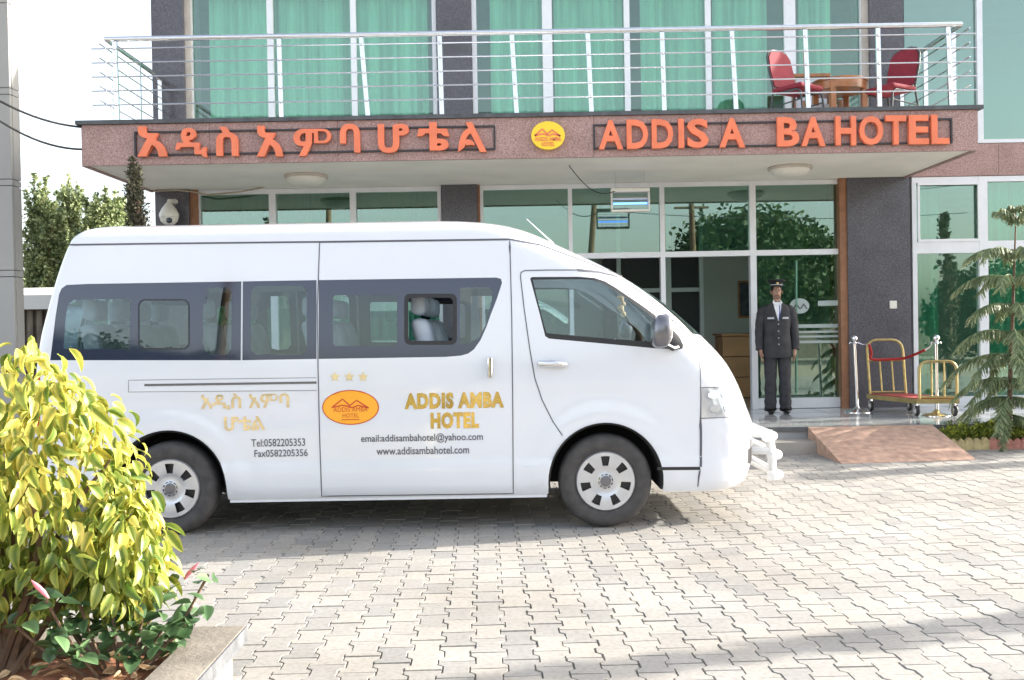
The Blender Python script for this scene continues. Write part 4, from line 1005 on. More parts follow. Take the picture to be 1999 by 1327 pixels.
for q in (ra_, rb2, fa, fb):
    w_ = q.lerp(cc, .1); o = MB().tube([w_, w_ - Vector((0, 0, .06))], .02, 8).build('caster', 'satin_steel', cart)
    MB().lathe([(.03, -.02), (.062, -.018), (.068, -.008), (.068, .008), (.062, .018), (.03, .02)], (w_.x, w_.y, ZP + .069), 'x', 20).build('wheel', 'black_rubber', o, smooth=30)
    MB().lathe([(.045, -.023), (.045, .023)], (w_.x, w_.y, ZP + .069), 'x', 14).build('wheel_hub', 'satin_steel', o)
    for s_ in (-1, 1): MB().box((w_.x + s_ * .028 - .003, w_.y - .02, ZP + .06), (w_.x + s_ * .028 + .003, w_.y + .02, cz - .05)).build('fork', 'satin_steel', o)
rp_ = [P(*a) for a in ((1696, 672, 12.75), (1701, 688, 12.78), (1699, 699, 12.8), (1712, 702, 12.8), (1740, 701, 12.78), (1766, 699, 12.7), (1790, 690, 12.4), (1806, 683, 12.2))]
rope = thing('barrier_rope', 'red barrier rope slung over the cart handle between the chrome posts', 'rope', rp_[3])
def smooth_path(p, n=4):
    out_ = []
    for i in range(len(p) - 1):
        a, b, c, d = p[max(i - 1, 0)], p[i], p[i + 1], p[min(i + 2, len(p) - 1)]
        for k in range(n):
            t_ = k / n; out_.append(.5 * ((2 * b) + (c - a) * t_ + (2 * a - 5 * b + 4 * c - d) * t_ * t_ + (3 * b - a - 3 * c + d) * t_ ** 3))
    return out_ + [p[-1]]
MB().tube(smooth_path(rp_), .018, 8).build('cord', 'red_rope', rope, smooth=60)
MB().tube([tops[0] + Vector((.05, 0, 0)), tops[0].lerp(rp_[0], .6) + Vector((0, 0, -.01)), rp_[0]], .008, 6).build('end_chain', 'chrome', rope)
MB().tube([tops[1] - Vector((.05, 0, 0)), tops[1].lerp(rp_[-1], .6), rp_[-1]], .008, 6).build('end_chain', 'chrome', rope)

# ================================================================== doorman
mat('skin', (.36, .20, .135), .5, var=.08, scale=20); mat('suit', (.034, .034, .038), .85, var=.25, scale=12, bump=.25, bscale=90)
mat('shirt', (.70, .70, .72), .8); mat('shoe', (.012, .011, .011), .25); mat('lanyard', (.03, .06, .30), .6); mat('cap_cloth', (.014, .014, .017), .6); mat('hair', (.012, .010, .009), .9)
mat('braid', (.42, .43, .45), .5); mat('badge_gold', (.6, .45, .2), .3, metal=.8)
MAN = thing('person', 'person in dark uniform, white shirt and peaked cap standing at the glass door', 'person', (0, 0, 0))
V = []; E = []; Rr = []
def jv(p, r, par=None):
    V.append(p); Rr.append(r if isinstance(r, tuple) else (r, r)); i = len(V) - 1
    if par is not None: E.append((par, i))
    return i
pel = jv((0, 0, .92), (.13, .09)); sp = jv((0, -.005, 1.08), (.125, .085), pel); chs = jv((0, -.005, 1.28), (.14, .09), sp); nk0 = jv((0, .005, 1.42), (.058, .055), chs)
nk = jv((0, 0, 1.475), (.052, .052), nk0); jw = jv((0, -.022, 1.53), (.055, .066), nk); fc = jv((0, -.012, 1.59), (.068, .085), jw); crn = jv((0, .002, 1.655), (.070, .085), fc); jv((0, .002, 1.70), (.04, .05), crn)
for s_ in (-1, 1):
    sh = jv((s_ * .155, 0, 1.385), .055, chs); el_ = jv((s_ * .222, .012, 1.11), .04, sh); wr = jv((s_ * .238, -.035, .865), .026, el_); pm = jv((s_ * .236, -.045, .815), (.018, .034), wr)
    kn = jv((s_ * .232, -.05, .775), (.014, .034), pm)
    for k, ln in enumerate((.072, .082, .076, .058)):
        y = -.078 + k * .019; a = jv((s_ * .23, y, .755), .0085, kn); b_ = jv((s_ * .222, y, .755 - ln * .5), .008, a); jv((s_ * .205, y + .004, .755 - ln * .9), .007, b_)
    a = jv((s_ * .225, -.083, .80), .010, pm); b_ = jv((s_ * .215, -.098, .775), .009, a); jv((s_ * .205, -.10, .752), .008, b_)
    hp = jv((s_ * .085, 0, .86), .085, pel); kn_ = jv((s_ * .092, -.01, .48), .055, hp); an = jv((s_ * .095, .02, .09), .038, kn_); jv((s_ * .11, -.09, .04), .035, an)
me = bpy.data.meshes.new('body'); me.from_pydata(V, E, []); body = bpy.data.objects.new('body', me); COL.objects.link(body); body.parent = MAN
md = body.modifiers.new('skin', 'SKIN'); md.use_smooth_shade = True
for i, sv in enumerate(me.skin_vertices[0].data): sv.radius = Rr[i]; sv.use_root = (i == 0)
body.modifiers.new('sub', 'SUBSURF').levels = 2; body.modifiers['sub'].render_levels = 2; me.materials.append(MATS['skin'])
def loft(rings, n=22, pw=2.3):
    b = MB()
    for cx_, cy_, z, rx, ry in rings:
        for k in range(n):
            a = 2 * pi * k / n; b.v.append((cx_ + rx * math.copysign(abs(cos(a)) ** (2 / pw), cos(a)), cy_ + ry * math.copysign(abs(sin(a)) ** (2 / pw), sin(a)), z))
    for i in range(len(rings) - 1):
        for k in range(n): b.f.append((i * n + k, i * n + (k + 1) % n, (i + 1) * n + (k + 1) % n, (i + 1) * n + k))
    return b
b = loft([(0, 0, .735, .208, .138), (0, 0, .745, .216, .143), (0, 0, .93, .198, .13), (0, -.005, 1.06, .178, .12), (0, -.005, 1.2, .192, .125), (0, 0, 1.31, .205, .12), (0, .004, 1.375, .20, .10), (0, .008, 1.415, .15, .085), (0, .012, 1.45, .085, .075), (0, .014, 1.475, .066, .066)])
for s_ in (-1, 1):
    pts_ = smooth_path([Vector(q) for q in ((s_ * .14, .0, 1.375), (s_ * .195, .0, 1.335), (s_ * .225, .01, 1.20), (s_ * .24, .015, 1.08), (s_ * .248, -.012, .95), (s_ * .25, -.035, .835))], 3)
    rr = [.05 + .022 * sin(min(1, k / 4) * pi / 2) - .022 * max(0, (k - 4) / (len(pts_) - 5)) + .003 * sin(k * 2.2) for k in range(len(pts_))]; b.tube(pts_, rr, 14)
jk = b.build('jacket', 'suit', MAN, smooth=70)
b = MB()
for s_ in (-1, 1):
    pts_ = smooth_path([Vector(q) for q in ((s_ * .085, 0, .93), (s_ * .092, -.002, .78), (s_ * .098, -.012, .5), (s_ * .10, .0, .25), (s_ * .105, .0, .09), (s_ * .105, -.008, .045))], 4); n_ = len(pts_)
    b.tube(pts_, [(.110 if k < 4 else .107) - .024 * min(1, k / 9) + (.006 * sin(k * 1.9) if k > 8 else 0) for k in range(n_)], 16)
b2 = loft([(0, 0, .80, .16, .115), (0, 0, .86, .19, .125), (0, 0, .96, .185, .12)]); b.add(b2.v, b2.f); b.build('trousers', 'suit', MAN, smooth=70)
def front(x, z, o=.004):
    tab = pchip([(.79, .137), (.93, .13), (1.06, .125), (1.2, .13), (1.31, .12), (1.375, .098), (1.415, .078), (1.46, .064)]); rx = pchip([(.79, .205), (1.06, .178), (1.31, .205), (1.375, .2), (1.415, .15), (1.46, .08)])(z)
    u = min(.999, abs(x) / rx); return Vector((x, -tab(z) * (1 - u ** 2.3) ** (1 / 2.3) - o, z))
def patch(outl, name, m, o, par, nseg=9):
    b = MB(); zs = [outl[0][1] + (outl[-1][1] - outl[0][1]) * k / nseg for k in range(nseg + 1)]
    for z in zs:
        for i in range(len(outl) - 1):
            (l0, za, r0_), (l1, zb_, r1) = outl[i], outl[i + 1]
            if min(za, zb_) - 1e-6 <= z <= max(za, zb_) + 1e-6: u = (z - za) / (zb_ - za); l, r_ = l0 + (l1 - l0) * u, r0_ + (r1 - r0_) * u; break
        for k in range(5): b.v.append(tuple(front(l + (r_ - l) * k / 4, z, o)))
    for i in range(nseg):
        for k in range(4): b.f.append((i * 5 + k, i * 5 + k + 1, i * 5 + k + 6, i * 5 + k + 5))
    return b.build(name, m, par, smooth=60)
patch([(-.055, 1.46, .055), (-.05, 1.40, .05), (-.006, 1.215, .006)], 'shirt', 'shirt', .006, MAN)
patch([(.022, 1.43, .034), (.012, 1.3, .026), (.0, 1.225, .010)], 'lanyard', 'lanyard', .011, MAN)
for s_ in (-1, 1):
    patch([(min(s_ * .055, s_ * .10), 1.44, max(s_ * .055, s_ * .10)), (min(s_ * .045, s_ * .115), 1.36, max(s_ * .045, s_ * .115)), (min(0, s_ * .03), 1.20, max(0, s_ * .03))], 'lapel', 'suit', .010, jk)
    patch([(min(s_ * .055, s_ * .145), 1.262, max(s_ * .055, s_ * .145)), (min(s_ * .055, s_ * .145), 1.238, max(s_ * .055, s_ * .145))], 'pocket_flap', 'braid', .009, jk, 2)
    MB().sphere((s_ * .105, -.075, .035), (.047, .135, .04), 14, 10).xf(lambda v: Vector((v.x, v.y, max(.004, v.z)))).build('shoe', 'shoe', MAN, smooth=True)
    MB().sphere((s_ * .10, .035, .05), (.042, .055, .052), 12, 8).xf(lambda v: Vector((v.x, v.y, max(.004, v.z)))).build('shoe', 'shoe', MAN, smooth=True)
    MB().sphere((s_ * .026, -.088, 1.598), (.013, .007, .007), 8, 6).build('eye', mat('eye', (.25, .24, .23), .3), MAN, smooth=True)
    MB().tube([(s_ * .012, -.096, 1.614), (s_ * .04, -.086, 1.616)], .004, 5).build('eyebrow', 'hair', MAN)
    MB().sphere((s_ * .074, .0, 1.59), (.010, .02, .03), 8, 6).build('ear', 'skin', MAN, smooth=True)
    MB().tube([(s_ * .045, -.04, 1.475), (s_ * .055, -.075, 1.45), (s_ * .018, -.085, 1.415)], [.012, .014, .006], 6).build('collar', 'shirt', MAN)
MB().sphere((0, -.102, 1.572), (.013, .016, .022), 8, 8).build('nose', 'skin', MAN, smooth=True)
MB().tube([(-.025, -.087, 1.541), (0, -.093, 1.540), (.025, -.087, 1.541)], [.003, .005, .003], 6).build('mouth', mat('lip', (.12, .045, .035), .5), MAN)
MB().sphere((0, -.064, 1.527), (.052, .030, .030), 10, 8).build('beard', mat('stubble', (.20, .12, .09), .9), MAN, smooth=True)
MB().sphere((0, .012, 1.63), (.078, .09, .07), 14, 10).build('hair', 'hair', MAN, smooth=True)
for z in (1.17, 1.08, .99, .91): MB().sphere(front(0, z, .006), .009, 8, 6).build('button', 'braid', jk, smooth=True)
cb = loft([(0, -.004, 1.645, .083, .098), (0, -.004, 1.683, .085, .10), (0, -.004, 1.692, .10, .115), (0, -.012, 1.718, .130, .138), (0, -.012, 1.730, .122, .13), (0, -.012, 1.736, .06, .06)], 26, 2.0); cb.f.append(tuple(range(5 * 26, 6 * 26)))
cb.xf(lambda v: v + Vector((0, .006, .022)))
cp = cb.build('cap', 'cap_cloth', MAN, smooth=60)
b = MB(); n_ = 14
for j, (r1, dz) in enumerate(((.084, 0), (.112, -.018), (.130, -.032))):
    for k in range(n_ + 1): a = pi + .35 + (pi - .7) * k / n_; b.v.append((r1 * .98 * cos(a), -.004 + r1 * 1.12 * sin(a), 1.675 + dz * .6 * abs(sin(a))))
for j in range(2):
    for k in range(n_): b.f.append((j * (n_ + 1) + k, j * (n_ + 1) + k + 1, (j + 1) * (n_ + 1) + k + 1, (j + 1) * (n_ + 1) + k))
b.build('visor', 'shoe', cp, smooth=True)
MB().sphere((0, -.106, 1.705), (.016, .007, .018), 8, 6).build('badge', 'badge_gold', cp, smooth=True); MB().tube([(.086 * cos(a), -.004 + .104 * sin(a), 1.684) for a in [pi + .3 + (pi - .6) * k / 12 for k in range(13)]], .006, 6).build('cap_cord', 'braid', cp)
q = G(1519, 807, ZP); MAN.location = (q.x, q.y, ZP); MAN.rotation_euler.z = radians(-6); MAN.scale = (.93, .95, 1)

# ================================================================== plants
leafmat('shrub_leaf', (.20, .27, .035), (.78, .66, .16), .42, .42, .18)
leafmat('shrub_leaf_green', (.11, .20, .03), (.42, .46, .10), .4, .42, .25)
leafmat('green_leaf', (.06, .13, .05), (.13, .22, .10), .3, .4, .3)
leafmat('poplar_leaf', (.10, .16, .05), (.32, .36, .18), .3, .5, .35)
leafmat('dark_leaf', (.022, .05, .015), (.06, .10, .03), .25, .6, .35)
leafmat('cypress_leaf', (.055, .06, .035), (.12, .11, .07), .15, .8, .3)
leafmat('pine_leaf', (.13, .19, .08), (.30, .34, .17), .25, .55, .3)
leafmat('hedge_leaf', (.10, .16, .02), (.40, .42, .06), .3, .5, .35)
leafmat('dry_leaf', (.30, .17, .08), (.55, .40, .24), .1, .8, .3)
def leaf_shape(L, W, droop, fold, nu=6, twist=0.0, tip=1.0):
    vs, fs, rim = [], [], []
    for i in range(nu + 1):
        u = i / nu; w_ = W / 2 * (sin(pi * min(1, u ** .8)) ** .75) * (1 - .25 * u) * (1 if u < 1 else 0) + .0004
        a = droop * u; x = L * (sin(a) / droop if droop > .05 else u); z = -L * ((1 - cos(a)) / droop if droop > .05 else 0)
        for k, v in enumerate((-1, -.45, 0, .45, 1)):
            nz = abs(v) * w_ * fold; tw = twist * u
            y = v * w_ * cos(tw); zz = z + nz * cos(a) + v * w_ * sin(tw); vs.append((x + nz * sin(a), y, zz)); rim.append(abs(v) ** 1.3)
    for i in range(nu):
        for k in range(4): q = i * 5 + k; fs.append((q, q + 1, q + 6, q + 5))
    return vs, fs, rim
def orient(d, roll=0.0):
    d = d.normalized(); up = Vector((0, 0, 1))
    y = up.cross(d); y = y.normalized() if y.length > 1e-4 else Vector((0, 1, 0)); z = d.cross(y)
    m = Matrix((d, y, z)).transposed().to_4x4(); return m @ Matrix.Rotation(roll, 4, 'X')
def leafy(root, spots, variants, m, name='leaf', nmax=300, field='foliage'):
    """spots: (pos, dir, roll, scale, variant); the nmax nearest the camera become leaf parts, the rest one part"""
    ms = []
    for k, (vs, fs, rim) in enumerate(variants):
        me = bpy.data.meshes.new(name); me.from_pydata(vs, [], fs); a = me.attributes.new('rim', 'FLOAT', 'POINT'); a.data.foreach_set('value', rim)
        me.polygons.foreach_set('use_smooth', [True] * len(fs)); me.materials.append(m); ms.append(me)
    o0 = WL[root.name]; spots.sort(key=lambda t: (t[0] - CAM).length); b = MB(); rim_, rn_ = [], []
    for i, (p, d, ro, sc, k) in enumerate(spots):
        M = Matrix.Translation(p - o0) @ orient(d, ro) @ Matrix.Scale(sc, 4)
        if i < nmax:
            o = bpy.data.objects.new(name, ms[k]); COL.objects.link(o); o.parent = root; o.matrix_local = M
        else:
            vs, fs, rim = variants[k]; b.add([M @ Vector(v) + o0 for v in vs], fs); rim_ += rim; rn_ += [random.random()] * len(vs)
    if b.v:
        b.at = {'rim': rim_, 'rnd': rn_}; o = b.build(field, m, root, smooth=180); o['kind'] = 'stuff'
# ---- planter
ZPl = .45; cr = G(478, 1221, ZPl); xo, yo = cr.x, cr.y; wc = .15; x_in, y_in = xo - wc, yo - wc; xw, yw = -3.6, 1.2
PLT = thing('planter', 'yellow walled planter with grey concrete coping in the lower left corner', 'planter', (xo - .8, yo - .8, 0))
box('wall', (x_in + .03, yw, -.01), (xo - .035, yo - .035, ZPl - .052), 'yellow_wall', PLT); box('wall', (xw, y_in + .03, -.01), (x_in + .028, yo - .035, ZPl - .052), 'yellow_wall', PLT)
cpm = MB().prism([(x_in, y_in, 0), (xo, yo, 0), (xo, yw, 0), (x_in, yw, 0)], (0, 0, .05)).xf(lambda v: Vector((v.x, v.y, v.z + ZPl - .05)))
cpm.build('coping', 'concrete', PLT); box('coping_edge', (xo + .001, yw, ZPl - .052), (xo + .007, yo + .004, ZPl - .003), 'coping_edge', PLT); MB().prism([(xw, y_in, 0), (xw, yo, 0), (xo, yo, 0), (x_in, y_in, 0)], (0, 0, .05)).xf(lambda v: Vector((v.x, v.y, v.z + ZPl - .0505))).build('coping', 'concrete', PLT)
b = MB(); nx, ny = 60, 50
for j in range(ny + 1):
    for i in range(nx + 1):
        x = xw + (x_in + .001 - xw) * i / nx; y = yw + (y_in + .001 - yw) * j / ny
        b.v.append((x, y, ZPl - .045 + .018 * sin(x * 9 + 2 * sin(y * 5)) * sin(y * 11) + random.uniform(-.009, .009)))
for j in range(ny):
    for i in range(nx): q = j * (nx + 1) + i; b.f.append((q, q + 1, q + nx + 2, q + nx + 1))
o = b.build('soil', 'soil', PLT, smooth=60); o['kind'] = 'stuff'
b = MB(); rm_, rn_ = [], []
for _ in range(420):
    x = random.uniform(-2.2, x_in); y = random.uniform(1.8, y_in); vs, fs, rim = leaf_shape(random.uniform(.03, .07), random.uniform(.012, .03), random.uniform(-.9, .9) or .3, random.uniform(0, .8), 4)
    M = Matrix.Translation((x, y, ZPl - .025)) @ orient(Vector((random.gauss(0, 1), random.gauss(0, 1), random.gauss(0, .25))), random.uniform(-1, 1)); b.add([M @ Vector(v) for v in vs], fs); rm_ += rim; rn_ += [random.random()] * len(vs)
b.at = {'rim': rm_, 'rnd': rn_}; o = b.build('leaf_litter', 'dry_leaf', None, smooth=180, org=(xo - .6, yo - .5, ZPl)); tag(o, 'dry leaves lying on the red planter soil', 'leaf litter', kind='stuff')
# ---- yellow shrub
base = Vector((-1.55, 2.98, ZPl - .04)); SH = thing('variegated_shrub', 'yellow green variegated shrub with drooping leaves in the planter', 'shrub', base)
ell = [(Vector((-1.50, 3.05, .96)), Vector((.30, .27, .46))), (Vector((-1.85, 3.0, .92)), Vector((.36, .34, .44))), (Vector((-1.22, 3.04, .77)), Vector((.12, .16, .22)))]
stem = MB(); ends = []
for k in range(16):
    c, r = random.choice(ell); a = random.uniform(0, 2 * pi); h = random.uniform(-.2, .9); rr = sqrt(max(0, 1 - h * h)) * .8
    e = c + Vector((r.x * rr * cos(a), r.y * rr * sin(a), r.z * h)); m_ = base.lerp(e, .5) + Vector((random.gauss(0, .03), random.gauss(0, .03), .08)); ends.append(e)
    stem.tube(smooth_path([base + Vector((random.gauss(0, .03), random.gauss(0, .03), 0)), m_, e], 5), [.014 - .001 * i for i in range(11)], 6)
stem.build('stem', 'bark', SH)
vr = [leaf_shape(.080, .034, dr, fo, 6, tw) for dr, fo, tw in ((1.1, .45, .15), (1.5, .35, -.3), (.8, .6, .3), (1.9, .3, .1), (1.3, .7, -.4), (.6, .3, .3))]
sp_ = []
while len(sp_) < 3000:
    c, r = ell[random.choices((0, 1, 2), (5, 5, 2))[0]]; n_ = Vector((random.gauss(0, 1), random.gauss(0, 1), random.gauss(0, 1))).normalized(); t_ = random.random() ** .28
    t_ *= 1 + .10 * sin(n_.x * 7 + n_.z * 9) + random.gauss(0, .04)
    p = c + Vector((n_.x * r.x, n_.y * r.y, n_.z * r.z)) * t_
    if p.z < ZPl + .10 or p.y > yo + .22: continue
    d = Vector((n_.x, n_.y, n_.z * .2)) * .75 + Vector((random.gauss(0, .35), random.gauss(0, .35), -.55 + random.gauss(0, .3)))
    sp_.append((p, d, random.gauss(0, .55), random.uniform(.5, 1.2), random.randrange(6)))
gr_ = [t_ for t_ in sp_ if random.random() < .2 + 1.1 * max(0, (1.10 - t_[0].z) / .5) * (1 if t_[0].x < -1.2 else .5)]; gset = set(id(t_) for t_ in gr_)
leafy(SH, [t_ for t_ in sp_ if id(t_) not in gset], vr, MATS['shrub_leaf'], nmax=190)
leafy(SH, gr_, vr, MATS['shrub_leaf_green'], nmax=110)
# ---- low green plant with buds
gb = Vector((-1.20, 2.93, ZPl - .04)); GP = thing('green_plant', 'low dark green plant with round leaves and pink buds under the yellow shrub', 'plant', gb)
vr2 = [leaf_shape(.070, .052, dr, fo, 5) for dr, fo in ((.4, .3), (.7, .2), (.2, .4))]; sp_ = []; stem = MB()
arms = [(-.18, -.10, .27), (-.11, -.02, .22), (-.03, .02, .19), (.05, .06, .17), (.11, .05, .12), (.18, .12, .17), (.22, .16, .26), (-.26, -.1, .18), (.06, .1, .16), (-.16, .0, .16), (.17, .14, .13)]
for ax_, ay, az in arms:
    e = gb + Vector((ax_, ay, az)); pth = smooth_path([gb + Vector((ax_ * .3, ay * .3, 0)), gb + Vector((ax_ * .7, ay * .7, az * .5)), e], 4); stem.tube(pth, .005, 5)
    for k in range(15):
        p = pth[min(len(pth) - 1, 3 + k % 6)] + Vector((random.gauss(0, .028), random.gauss(0, .028), random.gauss(0, .02))); d = Vector((random.gauss(0, 1), random.gauss(0, 1) - .4, random.gauss(.2, .45))); sp_.append((p, d, random.gauss(0, .4), random.uniform(.6, 1.1), random.randrange(3)))
stem.build('stem', 'bark', GP); leafy(GP, sp_, vr2, MATS['green_leaf'])
pk = mat('bud_pink', (.72, .22, .28), .5)
for px, py, Y, dx in ((78, 1150, 2.72, -.03), (374, 1114, 3.1, .03)):
    a = P(px, py, Y); MB().tube([a + Vector((-dx * .8, 0, -.026)), a + Vector((-dx * .3, 0, -.008)), a + Vector((dx * .3, 0, .010)), a + Vector((dx * .8, 0, .026))], [.003, .0075, .007, .001], 8).build('bud', pk, GP, smooth=True)
# ---- generic leaf crowns
def crown(blobs, n, size, rnd_seed, shell=.45, asp=.6, down=0):
    """leaf quads spread through the blobs (centre, radii, weight)"""
    rg = random.Random(rnd_seed); b = MB(); rim_, rn_ = [], []; ws = [q[2] for q in blobs]
    # clumps
    cl = []
    for _ in range(max(12, n // 28)):
        c, r, _w = rg.choices(blobs, ws)[0]; d = Vector((rg.gauss(0, 1), rg.gauss(0, 1), rg.gauss(0, 1))).normalized(); t_ = rg.random() ** shell
        cl.append((c + Vector((d.x * r.x, d.y * r.y, d.z * r.z)) * t_, min(r) * rg.uniform(.16, .34), rg.random()))
    for _ in range(n):
        c, rr, cv = rg.choice(cl); p = c + Vector((rg.gauss(0, 1), rg.gauss(0, 1), rg.gauss(0, 1))) * rr * .6
        d = Vector((rg.gauss(0, 1), rg.gauss(0, 1), rg.gauss(-down, .8))).normalized(); s_ = size * rg.uniform(.6, 1.3); M = orient(d, rg.uniform(-3, 3))
        vs = [p + (M.to_3x3() @ Vector(q)) for q in ((0, 0, 0), (s_ * .5, s_ * asp * .5, .1 * s_), (s_, 0, 0), (s_ * .5, -s_ * asp * .5, .1 * s_))]
        b.add(vs, [(0, 1, 2), (0, 2, 3)]); rim_ += [.2, .8, .3, .8]; rn_ += [(cv * .6 + rg.random() * .4)] * 4
    b.at = {'rim': rim_, 'rnd': rn_}; return b
def tree(name, label, cat, pos, trunk_h, trunk_r, blobs, n, size, m, seed, group=None, shell=.45, limbs=6, down=0, asp=.6):
    t = thing(name, label, cat, pos, group); p0 = Vector(pos); rg = random.Random(seed); tb = MB(); tp = p0 + Vector((rg.gauss(0, .05), rg.gauss(0, .05), trunk_h))
    tb.tube([p0 - Vector((0, 0, .05)), p0.lerp(tp, .5) + Vector((rg.gauss(0, .05), 0, 0)), tp], [trunk_r, trunk_r * .75, trunk_r * .4], 9)
    for k in range(limbs):
        c, r, _w = rg.choice(blobs); e = c + Vector((rg.uniform(-.6, .6) * r.x, rg.uniform(-.6, .6) * r.y, rg.uniform(-.2, .6) * r.z)); s_ = p0.lerp(tp, rg.uniform(.5, 1))
        tb.tube([s_, s_.lerp(e, .5) + Vector((0, 0, .1)), e], [trunk_r * .45, trunk_r * .25, trunk_r * .06], 6)
    tb.build('trunk', 'bark', t, smooth=60)
    o = crown(blobs, n, size, seed, shell, down=down, asp=asp).build('crown', m, t); return t
Vv = Vector
# poplars behind on the left
pop = [((66, 338), (88, 345), (105, 395)), ((134, 340), (150, 385), (120, 420)), ((190, 374), (206, 368), (175, 410)), ((224, 372), (243, 384), (262, 425))]
lbs = ['tall poplar beside the grey clad pillar', 'second poplar from the grey clad pillar', 'third poplar from the grey clad pillar, left of the cypress', 'poplar directly behind the slim cypress']
for k, sps in enumerate(pop):
    Y = 24 + 1.5 * (k % 2); bl = []; cxp = sum(s_[0] for s_ in sps) / 3; pos = P(cxp, 640, Y); pos.z = 0
    for px, py in sps:
        tp = P(px, py, Y)
        for j in range(7):
            u = j / 6; z = tp.z - .25 - u * (tp.z - 1.2); bl.append((Vv((tp.x + (pos.x - tp.x) * u * .25, Y + random.gauss(0, .2), z)), Vv((.16 + .46 * u, .16 + .46 * u, .40)), .5 + u))
    t = thing('poplar_tree', lbs[k], 'tree', pos, 'poplars behind the minibus'); rg = random.Random(40 + k); tb = MB(); b = MB(); rim_, rn_ = [], []
    for px, py in sps:
        T = P(px, py, Y); root = pos + Vv((rg.gauss(0, .06), rg.gauss(0, .06), .1)); lead = lambda u: root.lerp(Vv((T.x, T.y, root.z)), min(1, u * 1.6)) + Vv((0, 0, (T.z - root.z) * u))
        tb.tube([lead(q / 8) for q in range(9)], [.09 - .01 * q for q in range(9)], 6); shoots = [(lead(.74), lead(1.0), 1.0)]
        for q in range(46):
            u = .12 + .74 * rg.random(); a = rg.uniform(0, 2 * pi); s_ = lead(u); sp2 = (.30 + .45 * (1 - u)) * rg.uniform(.5, 1.1); e = s_ + Vv((cos(a) * sp2, sin(a) * sp2, rg.uniform(.6, 1.25) * (1.15 - .5 * u)))
            if e.z > T.z - .15: e.z = T.z - .15 - rg.random() * .4
            shoots.append((s_, e, rg.random())); tb.tube([s_, e], [.014, .004], 4)
        for s_, e, cv in shoots:
            for q in range(int(70 + 110 * (e - s_).length)):
                w_ = rg.random(); p = s_.lerp(e, w_) + Vv((rg.gauss(0, 1), rg.gauss(0, 1), rg.gauss(0, 1))) * (.10 * (1.15 - w_))
                d = Vv((rg.gauss(0, 1), rg.gauss(0, 1), rg.gauss(0, .8))).normalized(); z_ = .085 * rg.uniform(.6, 1.25); M = orient(d, rg.uniform(-3, 3)).to_3x3()
                b.add([p + M @ Vv(q2) for q2 in ((0, 0, 0), (z_ * .5, z_ * .45, .1 * z_), (z_, 0, 0), (z_ * .5, -z_ * .45, .1 * z_))], [(0, 1, 2), (0, 2, 3)]); rim_ += [.2, .8, .3, .8]; rn_ += [cv * .5 + rg.random() * .5] * 4
    tb.build('trunk', 'bark', t, smooth=60); b.at = {'rim': rim_, 'rnd': rn_}; b.build('crown', 'poplar_leaf', t)
for k, (px, w_) in enumerate(((20, 1.6), (150, 1.8), (275, 1.6))):
    pos = P(px, 640, 28); pos.z = 0; tree('leafy_bush', ['leafy bush behind the grey clad pillar', 'leafy bush below the poplars', 'leafy bush at the foot of the slim cypress'][k], 'bush', pos, 1.6, .12, [(pos + Vv((0, 0, 1.9)), Vv((w_ * 1.1, 1, 1.5)), 1)], 11000, .10, MATS['poplar_leaf'], 60 + k, 'bushes behind the minibus', asp=.9)
# slim cypress in front of the balcony corner
pos = P(275, 640, 10.6); pos.z = 0; tp = P(263, 318, 10.6); bl = []
for j in range(12):
    u = j / 11; bl.append((Vv((tp.x + (pos.x - tp.x) * u, 10.6, tp.z - .12 - u * (tp.z - .5))), Vv((.08 + .10 * min(1, u * 2.5), .08 + .10 * min(1, u * 2.5), .22)), 1))
tree('cypress_tree', 'slim dark cypress in front of the left end of the balcony', 'tree', pos, 2.9, .05, bl, 14000, .05, MATS['cypress_leaf'], 77, shell=.5, limbs=4, down=-1.2, asp=.35)
# trees that stand outside the frame: shade on the ramp, a cypress added to cast the foreground shadow, reflections in the glass
tree('shade_tree', 'small leafy tree on the forecourt right of the ramp, outside the picture', 'tree', (11.2, 12.3, 0), 2.2, .10, [(Vv((10.6, 12.0, 2.35)), Vv((1.3, .8, .75)), 1), (Vv((11.6, 12.4, 2.9)), Vv((1.0, .8, .6)), .6), (Vv((9.2, 11.7, 2.0)), Vv((.9, .5, .35)), .5)], 1150, .13, MATS['dark_leaf'], 5, shell=.5)
bl = [(Vv((9.2, 6.35, .5 + .42 * k)), Vv((.30 - .028 * k, .30 - .028 * k, .34)), 1) for k in range(8)]
tree('cypress_tree', 'unseen columnar cypress added to the right to cast the foreground shadow', 'tree', (9.2, 6.35, 0), 3.4, .06, bl, 7000, .07, MATS['cypress_leaf'], 9, shell=.7, limbs=3, down=-1)
gp = thing('shadow_pillar', 'unseen plastered pillar added to the right to cast a shadow band', 'pillar', (12, 11.45, 0))  # unseen pillar, added to cast the thin shadow band by the ramp
MB().rbox((11.85, 11.3, 0), (12.15, 11.6, 3.5), .02).build('shaft', 'wall_plaster', gp); MB().rbox((11.8, 11.25, 3.501), (12.2, 11.65, 3.6), .02).build('cap', 'coping_stone', gp)
tree('street_tree', 'broad round street tree mirrored in the entrance glass', 'tree', (9.2, -10, 0), 3, .2, [(Vv((9.2, -10, 3.6)), Vv((3.0, 2.6, 1.9)), 1), (Vv((11.2, -10, 3.0)), Vv((1.8, 1.6, 1.5)), .5)], 40000, .26, MATS['dark_leaf'], 21, 'street trees behind the camera')
tree('street_tree', 'spreading street tree mirrored in the rear windows of the minibus', 'tree', (-18, -25, 0), 3, .3, [(Vv((-19, -25, 4.0)), Vv((5, 4, 2.2)), 1), (Vv((-14, -26, 3.0)), Vv((3, 3, 1.6)), .5)], 22000, .28, MATS['dark_leaf'], 22, 'street trees behind the camera')
